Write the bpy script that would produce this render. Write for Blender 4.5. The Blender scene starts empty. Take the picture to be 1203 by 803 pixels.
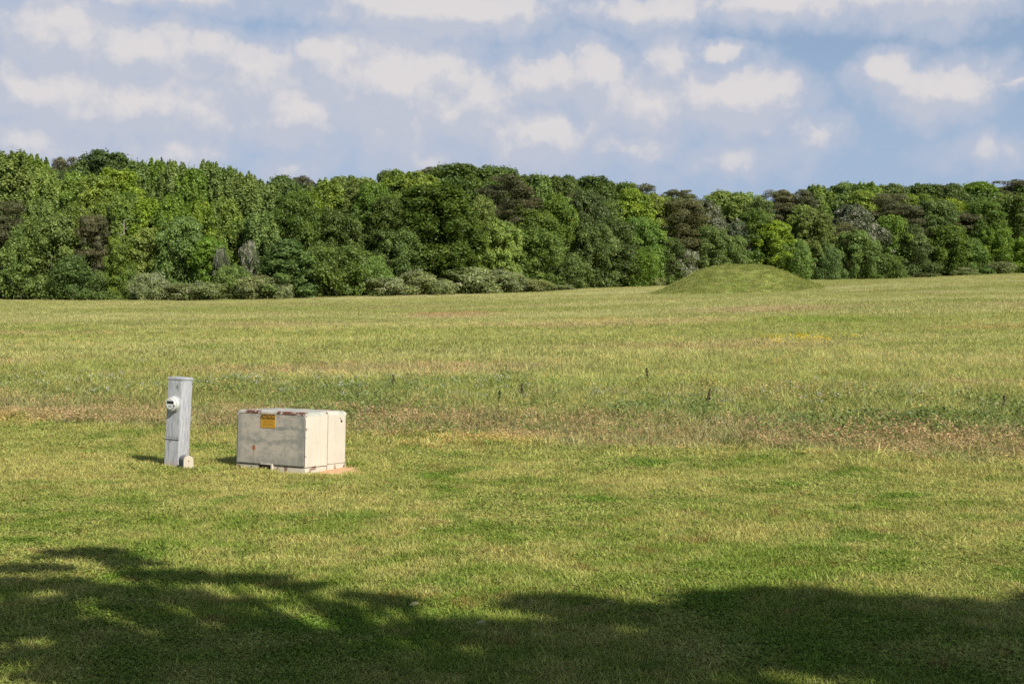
import bpy, bmesh, math, random
import numpy as np
from mathutils import Vector, Matrix

random.seed(7)
R = math.radians
scene = bpy.context.scene
COL = scene.collection

# ------------------------------------------------------------------ basics
FPX, CX, HZ, CAMZ = 1400.0, 601.5, 385.0, 1.7      # focal length in photo pixels, centre column, horizon row, eye height
PITCH = math.atan((401.5 - HZ) / FPX)
SUN_AZ, SUN_EL = R(40), R(40)                      # sun stands behind the viewer, to the right
SUN = Vector((math.sin(SUN_AZ) * math.cos(SUN_EL), -math.cos(SUN_AZ) * math.cos(SUN_EL), math.sin(SUN_EL)))

_us = np.array([-.62, -.43, -.2, 0, .13, .27, .43, .62])
_ss = np.array([.0375, .0402, .0425, .0455, .0498, .0545, .0585, .061])
_yt = np.array([148, 150, 152, 156, 186, 202, 212, 220.])
_spf = np.polyfit(_us, _ss, 4)
_ypf = np.polyfit(_us, _yt, 5)

def slope(u):
    return np.polyval(_spf, np.clip(u, -.62, .62))

def treeline(u):
    return np.polyval(_ypf, np.clip(u, -.6, .6))

def vnoise(x, y, sc, seed=0):
    x = np.asarray(x, float) * sc; y = np.asarray(y, float) * sc
    xi = np.floor(x); yi = np.floor(y); fx = x - xi; fy = y - yi
    fx = fx * fx * (3 - 2 * fx); fy = fy * fy * (3 - 2 * fy)
    def h(a, b):
        s = np.sin(a * 127.1 + b * 311.7 + seed * 74.7) * 43758.5453
        return s - np.floor(s)
    return (h(xi, yi) * (1 - fx) + h(xi + 1, yi) * fx) * (1 - fy) + (h(xi, yi + 1) * (1 - fx) + h(xi + 1, yi + 1) * fx) * fy

def ground(x, y):
    x = np.asarray(x, float); y = np.asarray(y, float)
    u = x / np.maximum(y, 18.0)
    yy = 300 - np.logaddexp(0, (300 - y) / 12.0) * 12.0        # levels off beyond the wood
    d = yy - 20.0
    rise = 0.5 * (d + np.sqrt(d * d + 16.0))
    far = np.clip((y - 18) / 40.0, 0, 1)
    bump = (vnoise(x, y, .045, 1) - .5) * .5 * far + (vnoise(x, y, .11, 2) - .5) * .16 * far + (vnoise(x, y, .5, 3) - .5) * .03
    return slope(u) * rise + bump

def G(x, y):
    return float(ground(x, y))

def at(px, py):
    """ground point under a pixel of the photograph"""
    u = (px - CX) / FPX; v = (401.5 - py) / FPX
    c, s = math.cos(PITCH), math.sin(PITCH)
    d = Vector((u, c + s * v, -s + c * v))
    t = 2.0
    while t < 400:
        p = Vector((0, 0, CAMZ)) + d * t
        if p.z <= G(p.x, p.y):
            break
        t += .02 if t < 40 else .3
    return p.x, p.y

def edge(x):                                        # where the mown lawn ends and the meadow begins
    return np.clip(19.9 - (np.asarray(x) + 9.1) * .36, 9, 30)

# ------------------------------------------------------------------ object helpers
def link(o, parent=None):
    COL.objects.link(o)
    if parent is not None:
        o.parent = parent
    return o

def mesh_np(name, verts, faces, mat=None, col=None, smooth=False):
    """verts (N,3), faces (M,k) arrays"""
    me = bpy.data.meshes.new(name)
    verts = np.asarray(verts, np.float32); faces = np.asarray(faces, np.int32)
    m, k = faces.shape
    me.vertices.add(len(verts)); me.vertices.foreach_set("co", verts.ravel())
    me.loops.add(m * k); me.loops.foreach_set("vertex_index", faces.ravel())
    me.polygons.add(m)
    me.polygons.foreach_set("loop_start", np.arange(0, m * k, k, dtype=np.int32))
    me.polygons.foreach_set("loop_total", np.full(m, k, np.int32))
    if smooth:
        me.polygons.foreach_set("use_smooth", np.ones(m, bool))
    if col is not None:
        a = me.attributes.new("col", 'FLOAT_COLOR', 'FACE')
        c4 = np.ones((m, 4), np.float32); c4[:, :3] = col
        a.data.foreach_set("color", c4.ravel())
    me.update(calc_edges=True)
    if mat:
        me.materials.append(mat)
    return me

def bm_obj(name, bm, mat, parent=None, smooth_angle=None):
    me = bpy.data.meshes.new(name)
    bmesh.ops.recalc_face_normals(bm, faces=bm.faces)
    bm.to_mesh(me); bm.free()
    me.materials.append(mat)
    if smooth_angle is not None:
        me.polygons.foreach_set("use_smooth", np.ones(len(me.polygons), bool))
        me.set_sharp_from_angle(angle=R(smooth_angle))
    return link(bpy.data.objects.new(name, me), parent)

def thing(name, label, cat, loc, rz=0, group=None):
    o = bpy.data.objects.new(name, None)
    o.empty_display_size = .2
    o.location = loc; o.rotation_euler = (0, 0, rz)
    tag(o, label, cat, group)
    return link(o)

def tag(o, label=None, cat=None, group=None, kind=None):
    if label: o["label"] = label
    if cat: o["category"] = cat
    if group: o["group"] = group
    if kind: o["kind"] = kind
    return o

def add_box(bm, x0, x1, y0, y1, z0, z1):
    vs = [bm.verts.new(p) for p in ((x0, y0, z0), (x1, y0, z0), (x1, y1, z0), (x0, y1, z0), (x0, y0, z1), (x1, y0, z1), (x1, y1, z1), (x0, y1, z1))]
    fs = [bm.faces.new([vs[i] for i in q]) for q in ((3, 2, 1, 0), (4, 5, 6, 7), (0, 1, 5, 4), (1, 2, 6, 5), (2, 3, 7, 6), (3, 0, 4, 7))]
    return vs, fs

def add_cyl(bm, c, axis, r, l, n=32, r2=None):
    """cylinder from c along axis for length l"""
    axis = Vector(axis).normalized()
    q = Vector((0, 0, 1)).rotation_difference(axis).to_matrix().to_4x4()
    m = Matrix.Translation(Vector(c) + axis * l / 2) @ q
    return bmesh.ops.create_cone(bm, cap_ends=True, segments=n, radius1=r, radius2=r if r2 is None else r2, depth=l, matrix=m)

def tube(pts, rads, n=8):
    """tapered tube -> verts, quads"""
    V, F = [], []
    pts = [Vector(p) for p in pts]
    for i, p in enumerate(pts):
        d = (pts[min(i + 1, len(pts) - 1)] - pts[max(i - 1, 0)]).normalized()
        a = d.orthogonal().normalized() if abs(d.z) < .9 else Vector((1, 0, 0))
        a = (a - d * a.dot(d)).normalized(); b = d.cross(a)
        for k in range(n):
            t = 2 * math.pi * k / n
            V.append(p + (a * math.cos(t) + b * math.sin(t)) * rads[i])
    for i in range(len(pts) - 1):
        for k in range(n):
            k2 = (k + 1) % n
            F.append((i * n + k, i * n + k2, (i + 1) * n + k2, (i + 1) * n + k))
    return V, F

# ------------------------------------------------------------------ node helpers
class NT:
    def __init__(self, tree):
        self.t = tree; tree.nodes.clear()
    def n(self, ty, **kw):
        nd = self.t.nodes.new(ty)
        for k, v in kw.items():
            setattr(nd, k, v)
        return nd
    def put(self, nd, i, v):
        s = nd.inputs[i]
        if isinstance(v, bpy.types.NodeSocket):
            self.t.links.new(v, s)
        elif v is not None:
            s.default_value = v if not (isinstance(v, tuple) and len(v) == 3 and s.type == 'RGBA') else (*v, 1)
    def math(self, op, a, b=None, c=None, clamp=False):
        nd = self.n("ShaderNodeMath", operation=op, use_clamp=clamp)
        for i, v in enumerate((a, b, c)):
            if v is not None: self.put(nd, i, v)
        return nd.outputs[0]
    def vec(self, op, a, b=None, scale=None):
        nd = self.n("ShaderNodeVectorMath", operation=op)
        self.put(nd, 0, a)
        if b is not None: self.put(nd, 1, b)
        if scale is not None: self.put(nd, 3, scale)
        return nd.outputs[1] if op in ('LENGTH', 'DOT_PRODUCT') else nd.outputs[0]
    def noise(self, v, scale, detail=3, rough=.55, dist=0):
        nd = self.n("ShaderNodeTexNoise")
        self.put(nd, "Vector", v); self.put(nd, "Scale", scale); self.put(nd, "Detail", detail); self.put(nd, "Roughness", rough); self.put(nd, "Distortion", dist)
        return nd.outputs["Fac"]
    def step(self, v, a, b, lo=0., hi=1.):
        nd = self.n("ShaderNodeMapRange", interpolation_type='SMOOTHSTEP')
        self.put(nd, 0, v); self.put(nd, 1, a); self.put(nd, 2, b); self.put(nd, 3, lo); self.put(nd, 4, hi)
        return nd.outputs[0]
    def mix(self, f, a, b, mode='MIX'):
        nd = self.n("ShaderNodeMix", data_type='RGBA', blend_type=mode)
        self.put(nd, 0, f); self.put(nd, 6, a); self.put(nd, 7, b)
        return nd.outputs[2]
    def sep(self, v):
        nd = self.n("ShaderNodeSeparateXYZ"); self.put(nd, 0, v); return nd.outputs
    def comb(self, x, y, z):
        nd = self.n("ShaderNodeCombineXYZ")
        for i, v in enumerate((x, y, z)): self.put(nd, i, v)
        return nd.outputs[0]

def new_mat(name):
    m = bpy.data.materials.new(name); m.use_nodes = True
    return m, NT(m.node_tree)

def principled(nt, color, rough=.6, metal=0., bump=None, bstr=.2, bdist=.01, spec=.5):
    p = nt.n("ShaderNodeBsdfPrincipled")
    nt.put(p, "Base Color", color); nt.put(p, "Roughness", rough); nt.put(p, "Metallic", metal); nt.put(p, "Specular IOR Level", spec)
    if bump is not None:
        b = nt.n("ShaderNodeBump"); nt.put(b, "Strength", bstr); nt.put(b, "Distance", bdist); nt.put(b, "Height", bump)
        nt.t.links.new(b.outputs[0], p.inputs["Normal"])
    o = nt.n("ShaderNodeOutputMaterial"); nt.t.links.new(p.outputs[0], o.inputs[0])
    return p

def plain(name, color, rough=.6, metal=0., var=.15, scale=8.):
    m, nt = new_mat(name)
    co = nt.n("ShaderNodeTexCoord").outputs["Object"]
    f = nt.noise(co, scale, 4)
    c = nt.mix(f, tuple(k * (1 - var) for k in color), tuple(min(1, k * (1 + var)) for k in color))
    principled(nt, c, rough, metal)
    return m

# ------------------------------------------------------------------ field colours (what grows where)
PATCHES = [  # drifts of rusty sorrel and of greener grass in the field: column, row, half width, half height, colour, strength
    (525, 371, 75, 4, (.40, .255, .155), .75), (700, 377, 60, 3, (.42, .34, .13), .6), (900, 364, 110, 5, (.40, .29, .18), .6), (1140, 388, 90, 3, (.36, .26, .12), .6),
    (970, 378, 120, 5, (.19, .265, .05), .8), (1130, 353, 70, 3, (.19, .26, .05), .7), (60, 388, 90, 3, (.20, .27, .06), .6), (240, 412, 40, 3, (.17, .26, .05), .7), (330, 383, 130, 5, (.39, .29, .17), .45), (800, 412, 160, 4, (.39, .30, .15), .4), (1000, 433, 200, 6, (.24, .27, .07), .6)]

def field_colour(nt):
    """real plant colours of lawn, weedy margin and field, from the place they grow"""
    P = nt.n("ShaderNodeNewGeometry").outputs["Position"]
    x, y, z = nt.sep(P)
    flat = nt.comb(x, y, 0.0)
    big = nt.noise(flat, .45, 4, .6)
    mid = nt.noise(flat, 2.4, 5, .65)
    mid2 = nt.noise(nt.vec('ADD', flat, (31., 17., 0.)), 2.2, 5, .65)
    fine = nt.noise(flat, 5.0, 3, .6)
    # lawn
    g = nt.mix(fine, (.150, .205, .038), (.220, .272, .056))
    straw = nt.mix(fine, (.312, .286, .100), (.430, .402, .160))
    f = nt.math('ADD', nt.math('MULTIPLY', big, .55), nt.math('MULTIPLY', mid, .45))
    grad = nt.step(y, 7.0, 13.0, -.02, .07)
    f = nt.step(nt.math('ADD', f, grad), .41, .60)
    lawn = nt.mix(f, g, straw)
    red = nt.step(mid2, .56, .67, 0., .5)
    lawn = nt.mix(red, lawn, (.28, .175, .080))
    grn = nt.step(nt.noise(nt.vec('ADD', flat, (7., 71., 0.)), 1.0, 4, .6), .56, .66, 0., .65)
    lawn = nt.mix(grn, lawn, (.12, .21, .027))
    # field beyond, in broad drifts
    drift = nt.noise(nt.comb(nt.math('MULTIPLY', x, .35), y, 3.0), .085, 4, .6)
    drift2 = nt.noise(nt.comb(nt.math('MULTIPLY', x, .3), y, 9.0), .12, 4, .65)
    drift3 = nt.noise(nt.comb(nt.math('MULTIPLY', x, .22), y, 15.0), .3, 3, .6)
    fld = nt.mix(nt.step(drift, .40, .60), (.270, .300, .096), (.390, .383, .172))
    fld = nt.mix(nt.step(drift2, .53, .64, 0., .65), fld, (.405, .320, .195))
    fld = nt.mix(nt.step(drift3, .54, .66, 0., .6), fld, (.215, .265, .075))
    for px, py, rx, ry, colr, st in PATCHES:
        wx, wy = at(px, py); y1 = at(px, py - ry)[1]; y0 = at(px, py + ry)[1]
        q = nt.vec('MULTIPLY', nt.vec('SUBTRACT', flat, (wx, (y0 + y1) / 2, 0.)), (FPX / rx / wy, 2. / max(y1 - y0, 1.), 0.))
        d = nt.math('ADD', nt.vec('LENGTH', q), nt.math('MULTIPLY_ADD', nt.noise(nt.comb(nt.math('MULTIPLY', x, .4), y, 5.), .3, 3, .6), 1.2, -.6))
        fld = nt.mix(nt.step(d, .35, 1.1, st, 0.), fld, colr)
    fld = nt.mix(nt.math('MULTIPLY', fine, .35), fld, (.38, .345, .125))
    # weedy unmown margin
    e = nt.math('SUBTRACT', y, nt.math('MAXIMUM', nt.math('MULTIPLY_ADD', x, -.36, 16.62), 9.0))
    e = nt.math('ADD', e, nt.math('MULTIPLY_ADD', nt.noise(flat, .5, 3), 3.4, -1.7))
    mar = nt.mix(nt.step(mid, .38, .62), (.215, .250, .075), (.31, .295, .125))
    rough = nt.step(e, -.4, .6)
    pink = nt.math('MULTIPLY', nt.step(e, -.5, 1.0), nt.step(e, 2.5, 5.0, 1., 0.))
    mar = nt.mix(nt.math('MULTIPLY', pink, nt.step(mid2, .34, .58, .15, .55)), mar, (.310, .240, .160))
    beyond = nt.step(e, 3.5, 12.0)
    c = nt.mix(rough, lawn, nt.mix(beyond, mar, fld))
    return c, P, fine

# ------------------------------------------------------------------ materials
def mat_ground():
    m, nt = new_mat("grass_ground")
    c, P, fine = field_colour(nt)
    n = nt.noise(P, 9.0, 5, .7)
    c = nt.mix(nt.step(n, .3, .7), nt.mix(.35, c, (.10, .085, .03)), c)
    principled(nt, c, .95, 0, n, .8, .05, spec=.1)
    return m

def mat_blade(name, gain=(1, 1, 1), attr_mix=True, trans=.3):
    """grass blade: takes the colour of the patch it grows in, varied per blade"""
    m, nt = new_mat(name)
    c, P, fine = field_colour(nt)
    a = nt.n("ShaderNodeAttribute", attribute_name="col").outputs["Color"]
    c = nt.mix(1.0, c, a, 'MULTIPLY')
    rnd = nt.n("ShaderNodeObjectInfo").outputs["Random"]
    k = nt.math('MULTIPLY_ADD', rnd, .5, .78)
    c = nt.mix(1.0, c, nt.comb(nt.math('MULTIPLY', k, gain[0]), nt.math('MULTIPLY', k, gain[1]), nt.math('MULTIPLY', k, gain[2])), 'MULTIPLY')
    leafy(nt, c, trans)
    return m

def leafy(nt, c, trans=.3, gloss=.012):
    d = nt.n("ShaderNodeBsdfDiffuse"); nt.put(d, 0, c)
    t = nt.n("ShaderNodeBsdfTranslucent"); nt.put(t, 0, c)
    g = nt.n("ShaderNodeBsdfGlossy"); nt.put(g, 0, (.9, .95, .8)); nt.put(g, "Roughness", .5)
    m1 = nt.n("ShaderNodeMixShader"); nt.put(m1, 0, trans)
    nt.t.links.new(d.outputs[0], m1.inputs[1]); nt.t.links.new(t.outputs[0], m1.inputs[2])
    m2 = nt.n("ShaderNodeMixShader"); nt.put(m2, 0, gloss)
    nt.t.links.new(m1.outputs[0], m2.inputs[1]); nt.t.links.new(g.outputs[0], m2.inputs[2])
    o = nt.n("ShaderNodeOutputMaterial"); nt.t.links.new(m2.outputs[0], o.inputs[0])

def mat_plant(name, trans=.36, vary=.2, gloss=.02, hue=.02):
    """leaf colour comes from the faces' own colour; each plant differs a little"""
    m, nt = new_mat(name)
    a = nt.n("ShaderNodeAttribute", attribute_name="col").outputs["Color"]
    rnd = nt.n("ShaderNodeObjectInfo").outputs["Random"]
    h = nt.n("ShaderNodeHueSaturation")
    nt.put(h, "Hue", nt.math('MULTIPLY_ADD', rnd, hue, .5 - hue / 2))
    r2 = nt.math('FRACT', nt.math('MULTIPLY', rnd, 17.3))
    nt.put(h, "Value", nt.math('MULTIPLY_ADD', r2, vary * 2, 1 - vary))
    nt.put(h, "Saturation", nt.math('MULTIPLY_ADD', nt.math('FRACT', nt.math('MULTIPLY', rnd, 5.7)), .2, .9))
    nt.put(h, "Color", a)
    leafy(nt, h.outputs[0], trans, gloss)
    return m

M_GROUND = mat_ground()
M_LAWN = mat_blade("lawn_blade", (1.30, 1.30, 1.10), trans=.4)
M_TALL = mat_blade("meadow_blade", (1.36, 1.40, 1.22), trans=.4)
M_FARB = mat_blade("field_blade", (1.08, 1.08, .98), trans=.35)
M_PLANT = mat_plant("leaf", .45)
M_WEED = mat_plant("weed_leaf", .3, .15)
M_BARK = plain("bark", (.15, .12, .09), .9, 0, .35, 3.)

# ------------------------------------------------------------------ ground sheet
def grid_axis(parts):
    out = []
    for a, b, s in parts:
        out += list(np.arange(a, b, s))
    return np.array(out + [parts[-1][1]], float)

gx = grid_axis([(-3000, -300, 300), (-300, -120, 10), (-120, -16, 2), (-16, 16, .5), (16, 120, 2), (120, 300, 10), (300, 3000, 300)])
gy = grid_axis([(-1500, -60, 120), (-60, 0, 6), (0, 40, .5), (40, 240, 2.), (240, 400, 10), (400, 4000, 300)])
XX, YY = np.meshgrid(gx, gy)
ZZ = ground(XX, YY)
nx, ny = len(gx), len(gy)
ii = np.arange(nx * ny).reshape(ny, nx)
quads = np.stack([ii[:-1, :-1], ii[:-1, 1:], ii[1:, 1:], ii[1:, :-1]], -1).reshape(-1, 4)
gm = mesh_np("ground", np.stack([XX, YY, ZZ], -1).reshape(-1, 3), quads, M_GROUND, smooth=True)
tag(link(bpy.data.objects.new("ground", gm)), "grassy ground of mown lawn and rising hay field", kind="structure")

# ------------------------------------------------------------------ burial-like grass mound
MX, MY, MH = (866 - CX) / FPX * 135, 135.0, 2.95
def mound_h(x, y):
    dx = np.asarray(x, float) - MX; dy = np.asarray(y, float) - MY
    w = np.where(dx < 0, 10.8, 10.2)
    r = np.sqrt((dx / w) ** 2 + (dy / 10.5) ** 2)
    r = r + (vnoise(dx, dy, .35, 5) - .5) * .08
    t = np.clip((r - .16) / (1.0 - .16), 0, 1)
    return MH * (1 - t * t * (3 - 2 * t)) ** .92 + (vnoise(dx, dy, 1.1, 6) - .5) * .2 * (r < .95) + (vnoise(dx, dy, .3, 9) - .5) * .3 * (r < .9)

def make_mound():
    a = np.linspace(-14, 14, 90)
    X, Y = np.meshgrid(a + MX, a + MY)
    H = mound_h(X, Y)
    r = np.hypot(X - MX, Y - MY)
    Z = ground(X, Y) + H - .12 + .0 * r
    i = np.arange(8100).reshape(90, 90)
    q = np.stack([i[:-1, :-1], i[:-1, 1:], i[1:, 1:], i[1:, :-1]], -1).reshape(-1, 4)
    m, nt = new_mat("mound_turf")
    P = nt.n("ShaderNodeNewGeometry").outputs["Position"]
    f = nt.noise(P, .8, 5, .65)
    c = nt.mix(nt.step(f, .35, .65), (.165, .21, .042), (.25, .255, .075))
    principled(nt, c, .95, 0, nt.noise(P, 3., 4), .7, .1, spec=.1)
    me = mesh_np("mound", np.stack([X, Y, Z], -1).reshape(-1, 3), q, m, smooth=True)
    o = link(bpy.data.objects.new("mound", me))
    tag(o, "low rounded grass-covered earth mound in front of the wood", kind="structure")
make_mound()

# ------------------------------------------------------------------ grass: plants as instances on points
PLANTS = bpy.data.collections.new("grass_plants")      # sources for the points only; not in the scene

def blades(n, rad, h0, h1, w, lean, rng, base=None, seg=2):
    V, F, C = [], [], []
    for _ in range(n):
        a = rng.uniform(0, 2 * math.pi); r = rad * math.sqrt(rng.random())
        bx, by = r * math.cos(a), r * math.sin(a)
        h = rng.uniform(h0, h1); ta = rng.uniform(0, 2 * math.pi); ln = h * lean * rng.uniform(.3, 1.3)
        ww = w * rng.uniform(.7, 1.3) / 2
        px, py = -math.sin(ta) * ww, math.cos(ta) * ww
        tx, ty = math.cos(ta) * ln, math.sin(ta) * ln
        i = len(V)
        V += [(bx - px, by - py, -.01), (bx + px, by + py, -.01), (bx + px * .8 + tx * .4, by + py * .8 + ty * .4, h * .62), (bx - px * .8 + tx * .4, by - py * .8 + ty * .4, h * .62),
              (bx + tx, by + ty, h), (bx + tx * 1.02, by + ty * 1.02, h * .995)]
        F += [(i, i + 1, i + 2, i + 3), (i + 3, i + 2, i + 4, i + 5)]
        k = rng.uniform(.75, 1.25); hue = rng.uniform(-.08, .14)
        c = (k * (1 + hue), k, k * (1 - hue * .5))
        C += [tuple(q * .92 for q in c), tuple(q * 1.08 for q in c)]
    return V, F, C

def add_leaf(V, F, C, c, n, size, col, asp=.6, tw=0.):
    n = Vector(n).normalized(); t = n.orthogonal().normalized(); t = Matrix.Rotation(tw, 3, n) @ t; b = n.cross(t)
    c = Vector(c); i = len(V)
    V += [c - t * size, c + b * size * asp, c + t * size, c - b * size * asp]
    F.append((i, i + 1, i + 2, i + 3)); C.append(col)

protos = {}
def proto(name, V, F, C, mat):
    me = mesh_np(name, V, F, mat, np.array(C))
    o = bpy.data.objects.new(name, me)
    return o

def proto_set(key, objs):
    c = bpy.data.collections.new("sources_" + key)
    for i, o in enumerate(objs):
        o.name = "%s_%02d" % (key, i)
        c.objects.link(o)
    protos[key] = c

rng = random.Random(3)
lawnp = []
for i in range(4):
    lawnp.append(proto("lawn", *blades(36, .10, .016, .046, .0050, 1.2, rng), M_LAWN))
for i in range(2):                                   # low broad-leaved lawn weeds
    V, F, C = blades(8, .08, .02, .05, .005, .9, rng)
    for _ in range(44):
        a = rng.uniform(0, 6.28); r = .1 * math.sqrt(rng.random()); k = rng.uniform(.65, 1.1)
        add_leaf(V, F, C, (r * math.cos(a), r * math.sin(a), rng.uniform(.012, .04)), (rng.gauss(0, .35), rng.gauss(0, .35), 1), rng.uniform(.005, .011), (k * .85, k * 1.0, k * .8), .75, rng.uniform(0, 6))
    lawnp.append(proto("lawn", V, F, C, M_LAWN))
proto_set("lawn", lawnp)

tallp = []
for i in range(4):                                   # 0-3 meadow grass tufts
    tallp.append(proto("tall", *blades(28, .13, .09, .26, .0075, .65, rng), M_TALL))
for i in range(2):                                   # 4-5 sorrel, rusty pink seed heads
    V, F, C = blades(10, .1, .08, .2, .007, .6, rng); C = list(C)
    me_parts = (V, F, C)
    for _ in range(9):
        bx, by = rng.uniform(-.13, .13), rng.uniform(-.13, .13); h = rng.uniform(.15, .29)
        lx, ly = rng.uniform(-.04, .04), rng.uniform(-.04, .04)
        i0 = len(V)
        V += [(bx - .0022, by, 0), (bx + .0022, by, 0), (bx + lx + .0018, by + ly, h), (bx + lx - .0018, by + ly, h)]
        F.append((i0, i0 + 1, i0 + 2, i0 + 3)); C.append((1.0, .8, .7))
        for _ in range(9):
            k = rng.uniform(.8, 1.3)
            add_leaf(V, F, C, (bx + lx + rng.gauss(0, .014), by + ly + rng.gauss(0, .014), h - rng.uniform(0, .12)), (rng.gauss(0, 1), rng.gauss(0, 1), .4), rng.uniform(.008, .015), (1.25 * k, .95 * k, 1.1 * k), .7)
    tallp.append(proto("tall", V, F, C, M_TALL))
for i in range(2):                                   # 6-7 leafy green clumps
    V, F, C = [], [], []
    for _ in range(90):
        a = rng.uniform(0, 6.28); r = .16 * math.sqrt(rng.random()); k = rng.uniform(.7, 1.2)
        add_leaf(V, F, C, (r * math.cos(a), r * math.sin(a), rng.uniform(.02, .28)), (rng.gauss(0, 1), rng.gauss(0, 1), .9), rng.uniform(.012, .028), (.185 * k, .24 * k, .062 * k), .35)
    tallp.append(proto("tall", V, F, C, M_WEED))
for i in range(2):                                   # 8-9 white fleabane-like flowers
    V, F, C = [], [], []
    for _ in range(5):
        bx, by = rng.uniform(-.12, .12), rng.uniform(-.12, .12); h = rng.uniform(.20, .32)
        i0 = len(V); V += [(bx - .0025, by, 0), (bx + .0025, by, 0), (bx + .002, by, h), (bx - .002, by, h)]
        F.append((i0, i0 + 1, i0 + 2, i0 + 3)); C.append((.10, .15, .04))
        for _ in range(3):
            add_leaf(V, F, C, (bx + rng.gauss(0, .025), by + rng.gauss(0, .025), h + rng.uniform(-.03, .02)), (rng.gauss(0, .5), -.5, 1), .009, (.55, .55, .52), 1., 0)
        for _ in range(3):
            add_leaf(V, F, C, (bx + rng.gauss(0, .01), by, h * rng.uniform(.2, .8)), (rng.gauss(0, 1), rng.gauss(0, 1), .5), .02, (.09, .14, .03), .3)
    tallp.append(proto("tall", V, F, C, M_WEED))
V, F, C = [], [], []                                  # 10 yellow flowers
for _ in range(14):
    bx, by = rng.uniform(-.25, .25), rng.uniform(-.25, .25); h = rng.uniform(.2, .35)
    add_leaf(V, F, C, (bx, by, h), (rng.gauss(0, .4), -.4, 1), .025, (.62, .48, .03), 1.)
tallp.append(proto("tall", V, F, C, M_WEED))
proto_set("tall", tallp)

farp = []
for i in range(4):
    farp.append(proto("far", *blades(60, .5, .03, .10, .010, 1.0, rng), M_FARB))
proto_set("far", farp)
M_MOUNDB = mat_plant("mound_blade", .3, .2)
mp = []
for i in range(3):
    V, F, C = blades(44, .45, .05, .16, .018, .9, rng)
    C = [(c[0] * .27, c[1] * .30, c[2] * .075) for c in C]
    mp.append(proto("moundgrass", V, F, C, M_MOUNDB))
proto_set("moundgrass", mp)

def scatter(name, label, key, P, idx, scl):
    """one object whose vertices are where the plants grow"""
    n = len(P)
    g = np.random.default_rng(11)
    me = bpy.data.meshes.new(name)
    me.vertices.add(n); me.vertices.foreach_set("co", np.asarray(P, np.float32).ravel())
    a = me.attributes.new("pick", 'INT', 'POINT'); a.data.foreach_set("value", np.asarray(idx, np.int32))
    rot = np.zeros((n, 3), np.float32); rot[:, 2] = g.uniform(0, 6.283, n); rot[:, :2] = g.normal(0, .07, (n, 2))
    a = me.attributes.new("turn", 'FLOAT_VECTOR', 'POINT'); a.data.foreach_set("vector", rot.ravel())
    a = me.attributes.new("size", 'FLOAT_VECTOR', 'POINT'); a.data.foreach_set("vector", np.asarray(scl, np.float32).ravel())
    o = link(bpy.data.objects.new(name, me))
    tag(o, label, "grass", kind="stuff")
    gt = bpy.data.node_groups.new(name + "_growth", 'GeometryNodeTree')
    gt.interface.new_socket("Geometry", in_out='INPUT', socket_type='NodeSocketGeometry')
    gt.interface.new_socket("Geometry", in_out='OUTPUT', socket_type='NodeSocketGeometry')
    N, L = gt.nodes, gt.links
    gi = N.new("NodeGroupInput"); go = N.new("NodeGroupOutput")
    ci = N.new("GeometryNodeCollectionInfo"); ci.inputs["Collection"].default_value = protos[key]
    ci.inputs["Separate Children"].default_value = True; ci.inputs["Reset Children"].default_value = True
    ip = N.new("GeometryNodeInstanceOnPoints"); ip.inputs["Pick Instance"].default_value = True
    def attr(nm, ty):
        nd = N.new("GeometryNodeInputNamedAttribute"); nd.data_type = ty; nd.inputs["Name"].default_value = nm
        return next(s for s in nd.outputs if s.enabled and s.name == "Attribute")
    L.new(gi.outputs[0], ip.inputs["Points"]); L.new(ci.outputs[0], ip.inputs["Instance"])
    L.new(attr("pick", 'INT'), ip.inputs["Instance Index"])
    L.new(attr("turn", 'FLOAT_VECTOR'), ip.inputs["Rotation"])
    L.new(attr("size", 'FLOAT_VECTOR'), ip.inputs["Scale"])
    L.new(ip.outputs[0], go.inputs[0])
    md = o.modifiers.new("growth", 'NODES'); md.node_group = gt
    return o

g = np.random.default_rng(5)
def wedge(y0, y1, dens, k=.5, pad=1.5):
    """random points over the strip in view between two depths"""
    A = k * (y1 ** 2 - y0 ** 2) + 2 * pad * (y1 - y0)
    n = int(A * dens)
    y = np.sqrt(g.uniform(y0 ** 2, y1 ** 2, n)); x = g.uniform(-1, 1, n) * (k * y + pad)
    return x, y

# where the two utility boxes stand
PED = at(209, 550.5)
CAB = at(358.5, 558)
CAB_YAW = R(-30)
def clear(x, y):
    dx, dy = x - CAB[0], y - CAB[1]
    c, s = math.cos(CAB_YAW), math.sin(CAB_YAW)
    lx = dx * c + dy * s; ly = -dx * s + dy * c          # cabinet frame: x along the front (to the left negative), y into depth
    inbox = (lx > -1.08) & (lx < .01) & (ly > -.075) & (ly < .76)
    soil = ((lx - .13) / .28) ** 2 + ((ly - .46) / .44) ** 2 < 1 + (vnoise(x, y, 11, 4) - .5) * 1.7
    ped = (np.abs(x - PED[0]) < .17) & (np.abs(y - PED[1] - .1) < .16)
    soil2 = (((x - PED[0] + .1) / .34) ** 2 + ((y - PED[1] + .0) / .16) ** 2 < 1) & (vnoise(x, y, 14, 8) > .35)
    return ~(inbox | soil | ped | soil2), inbox | ped

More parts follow.
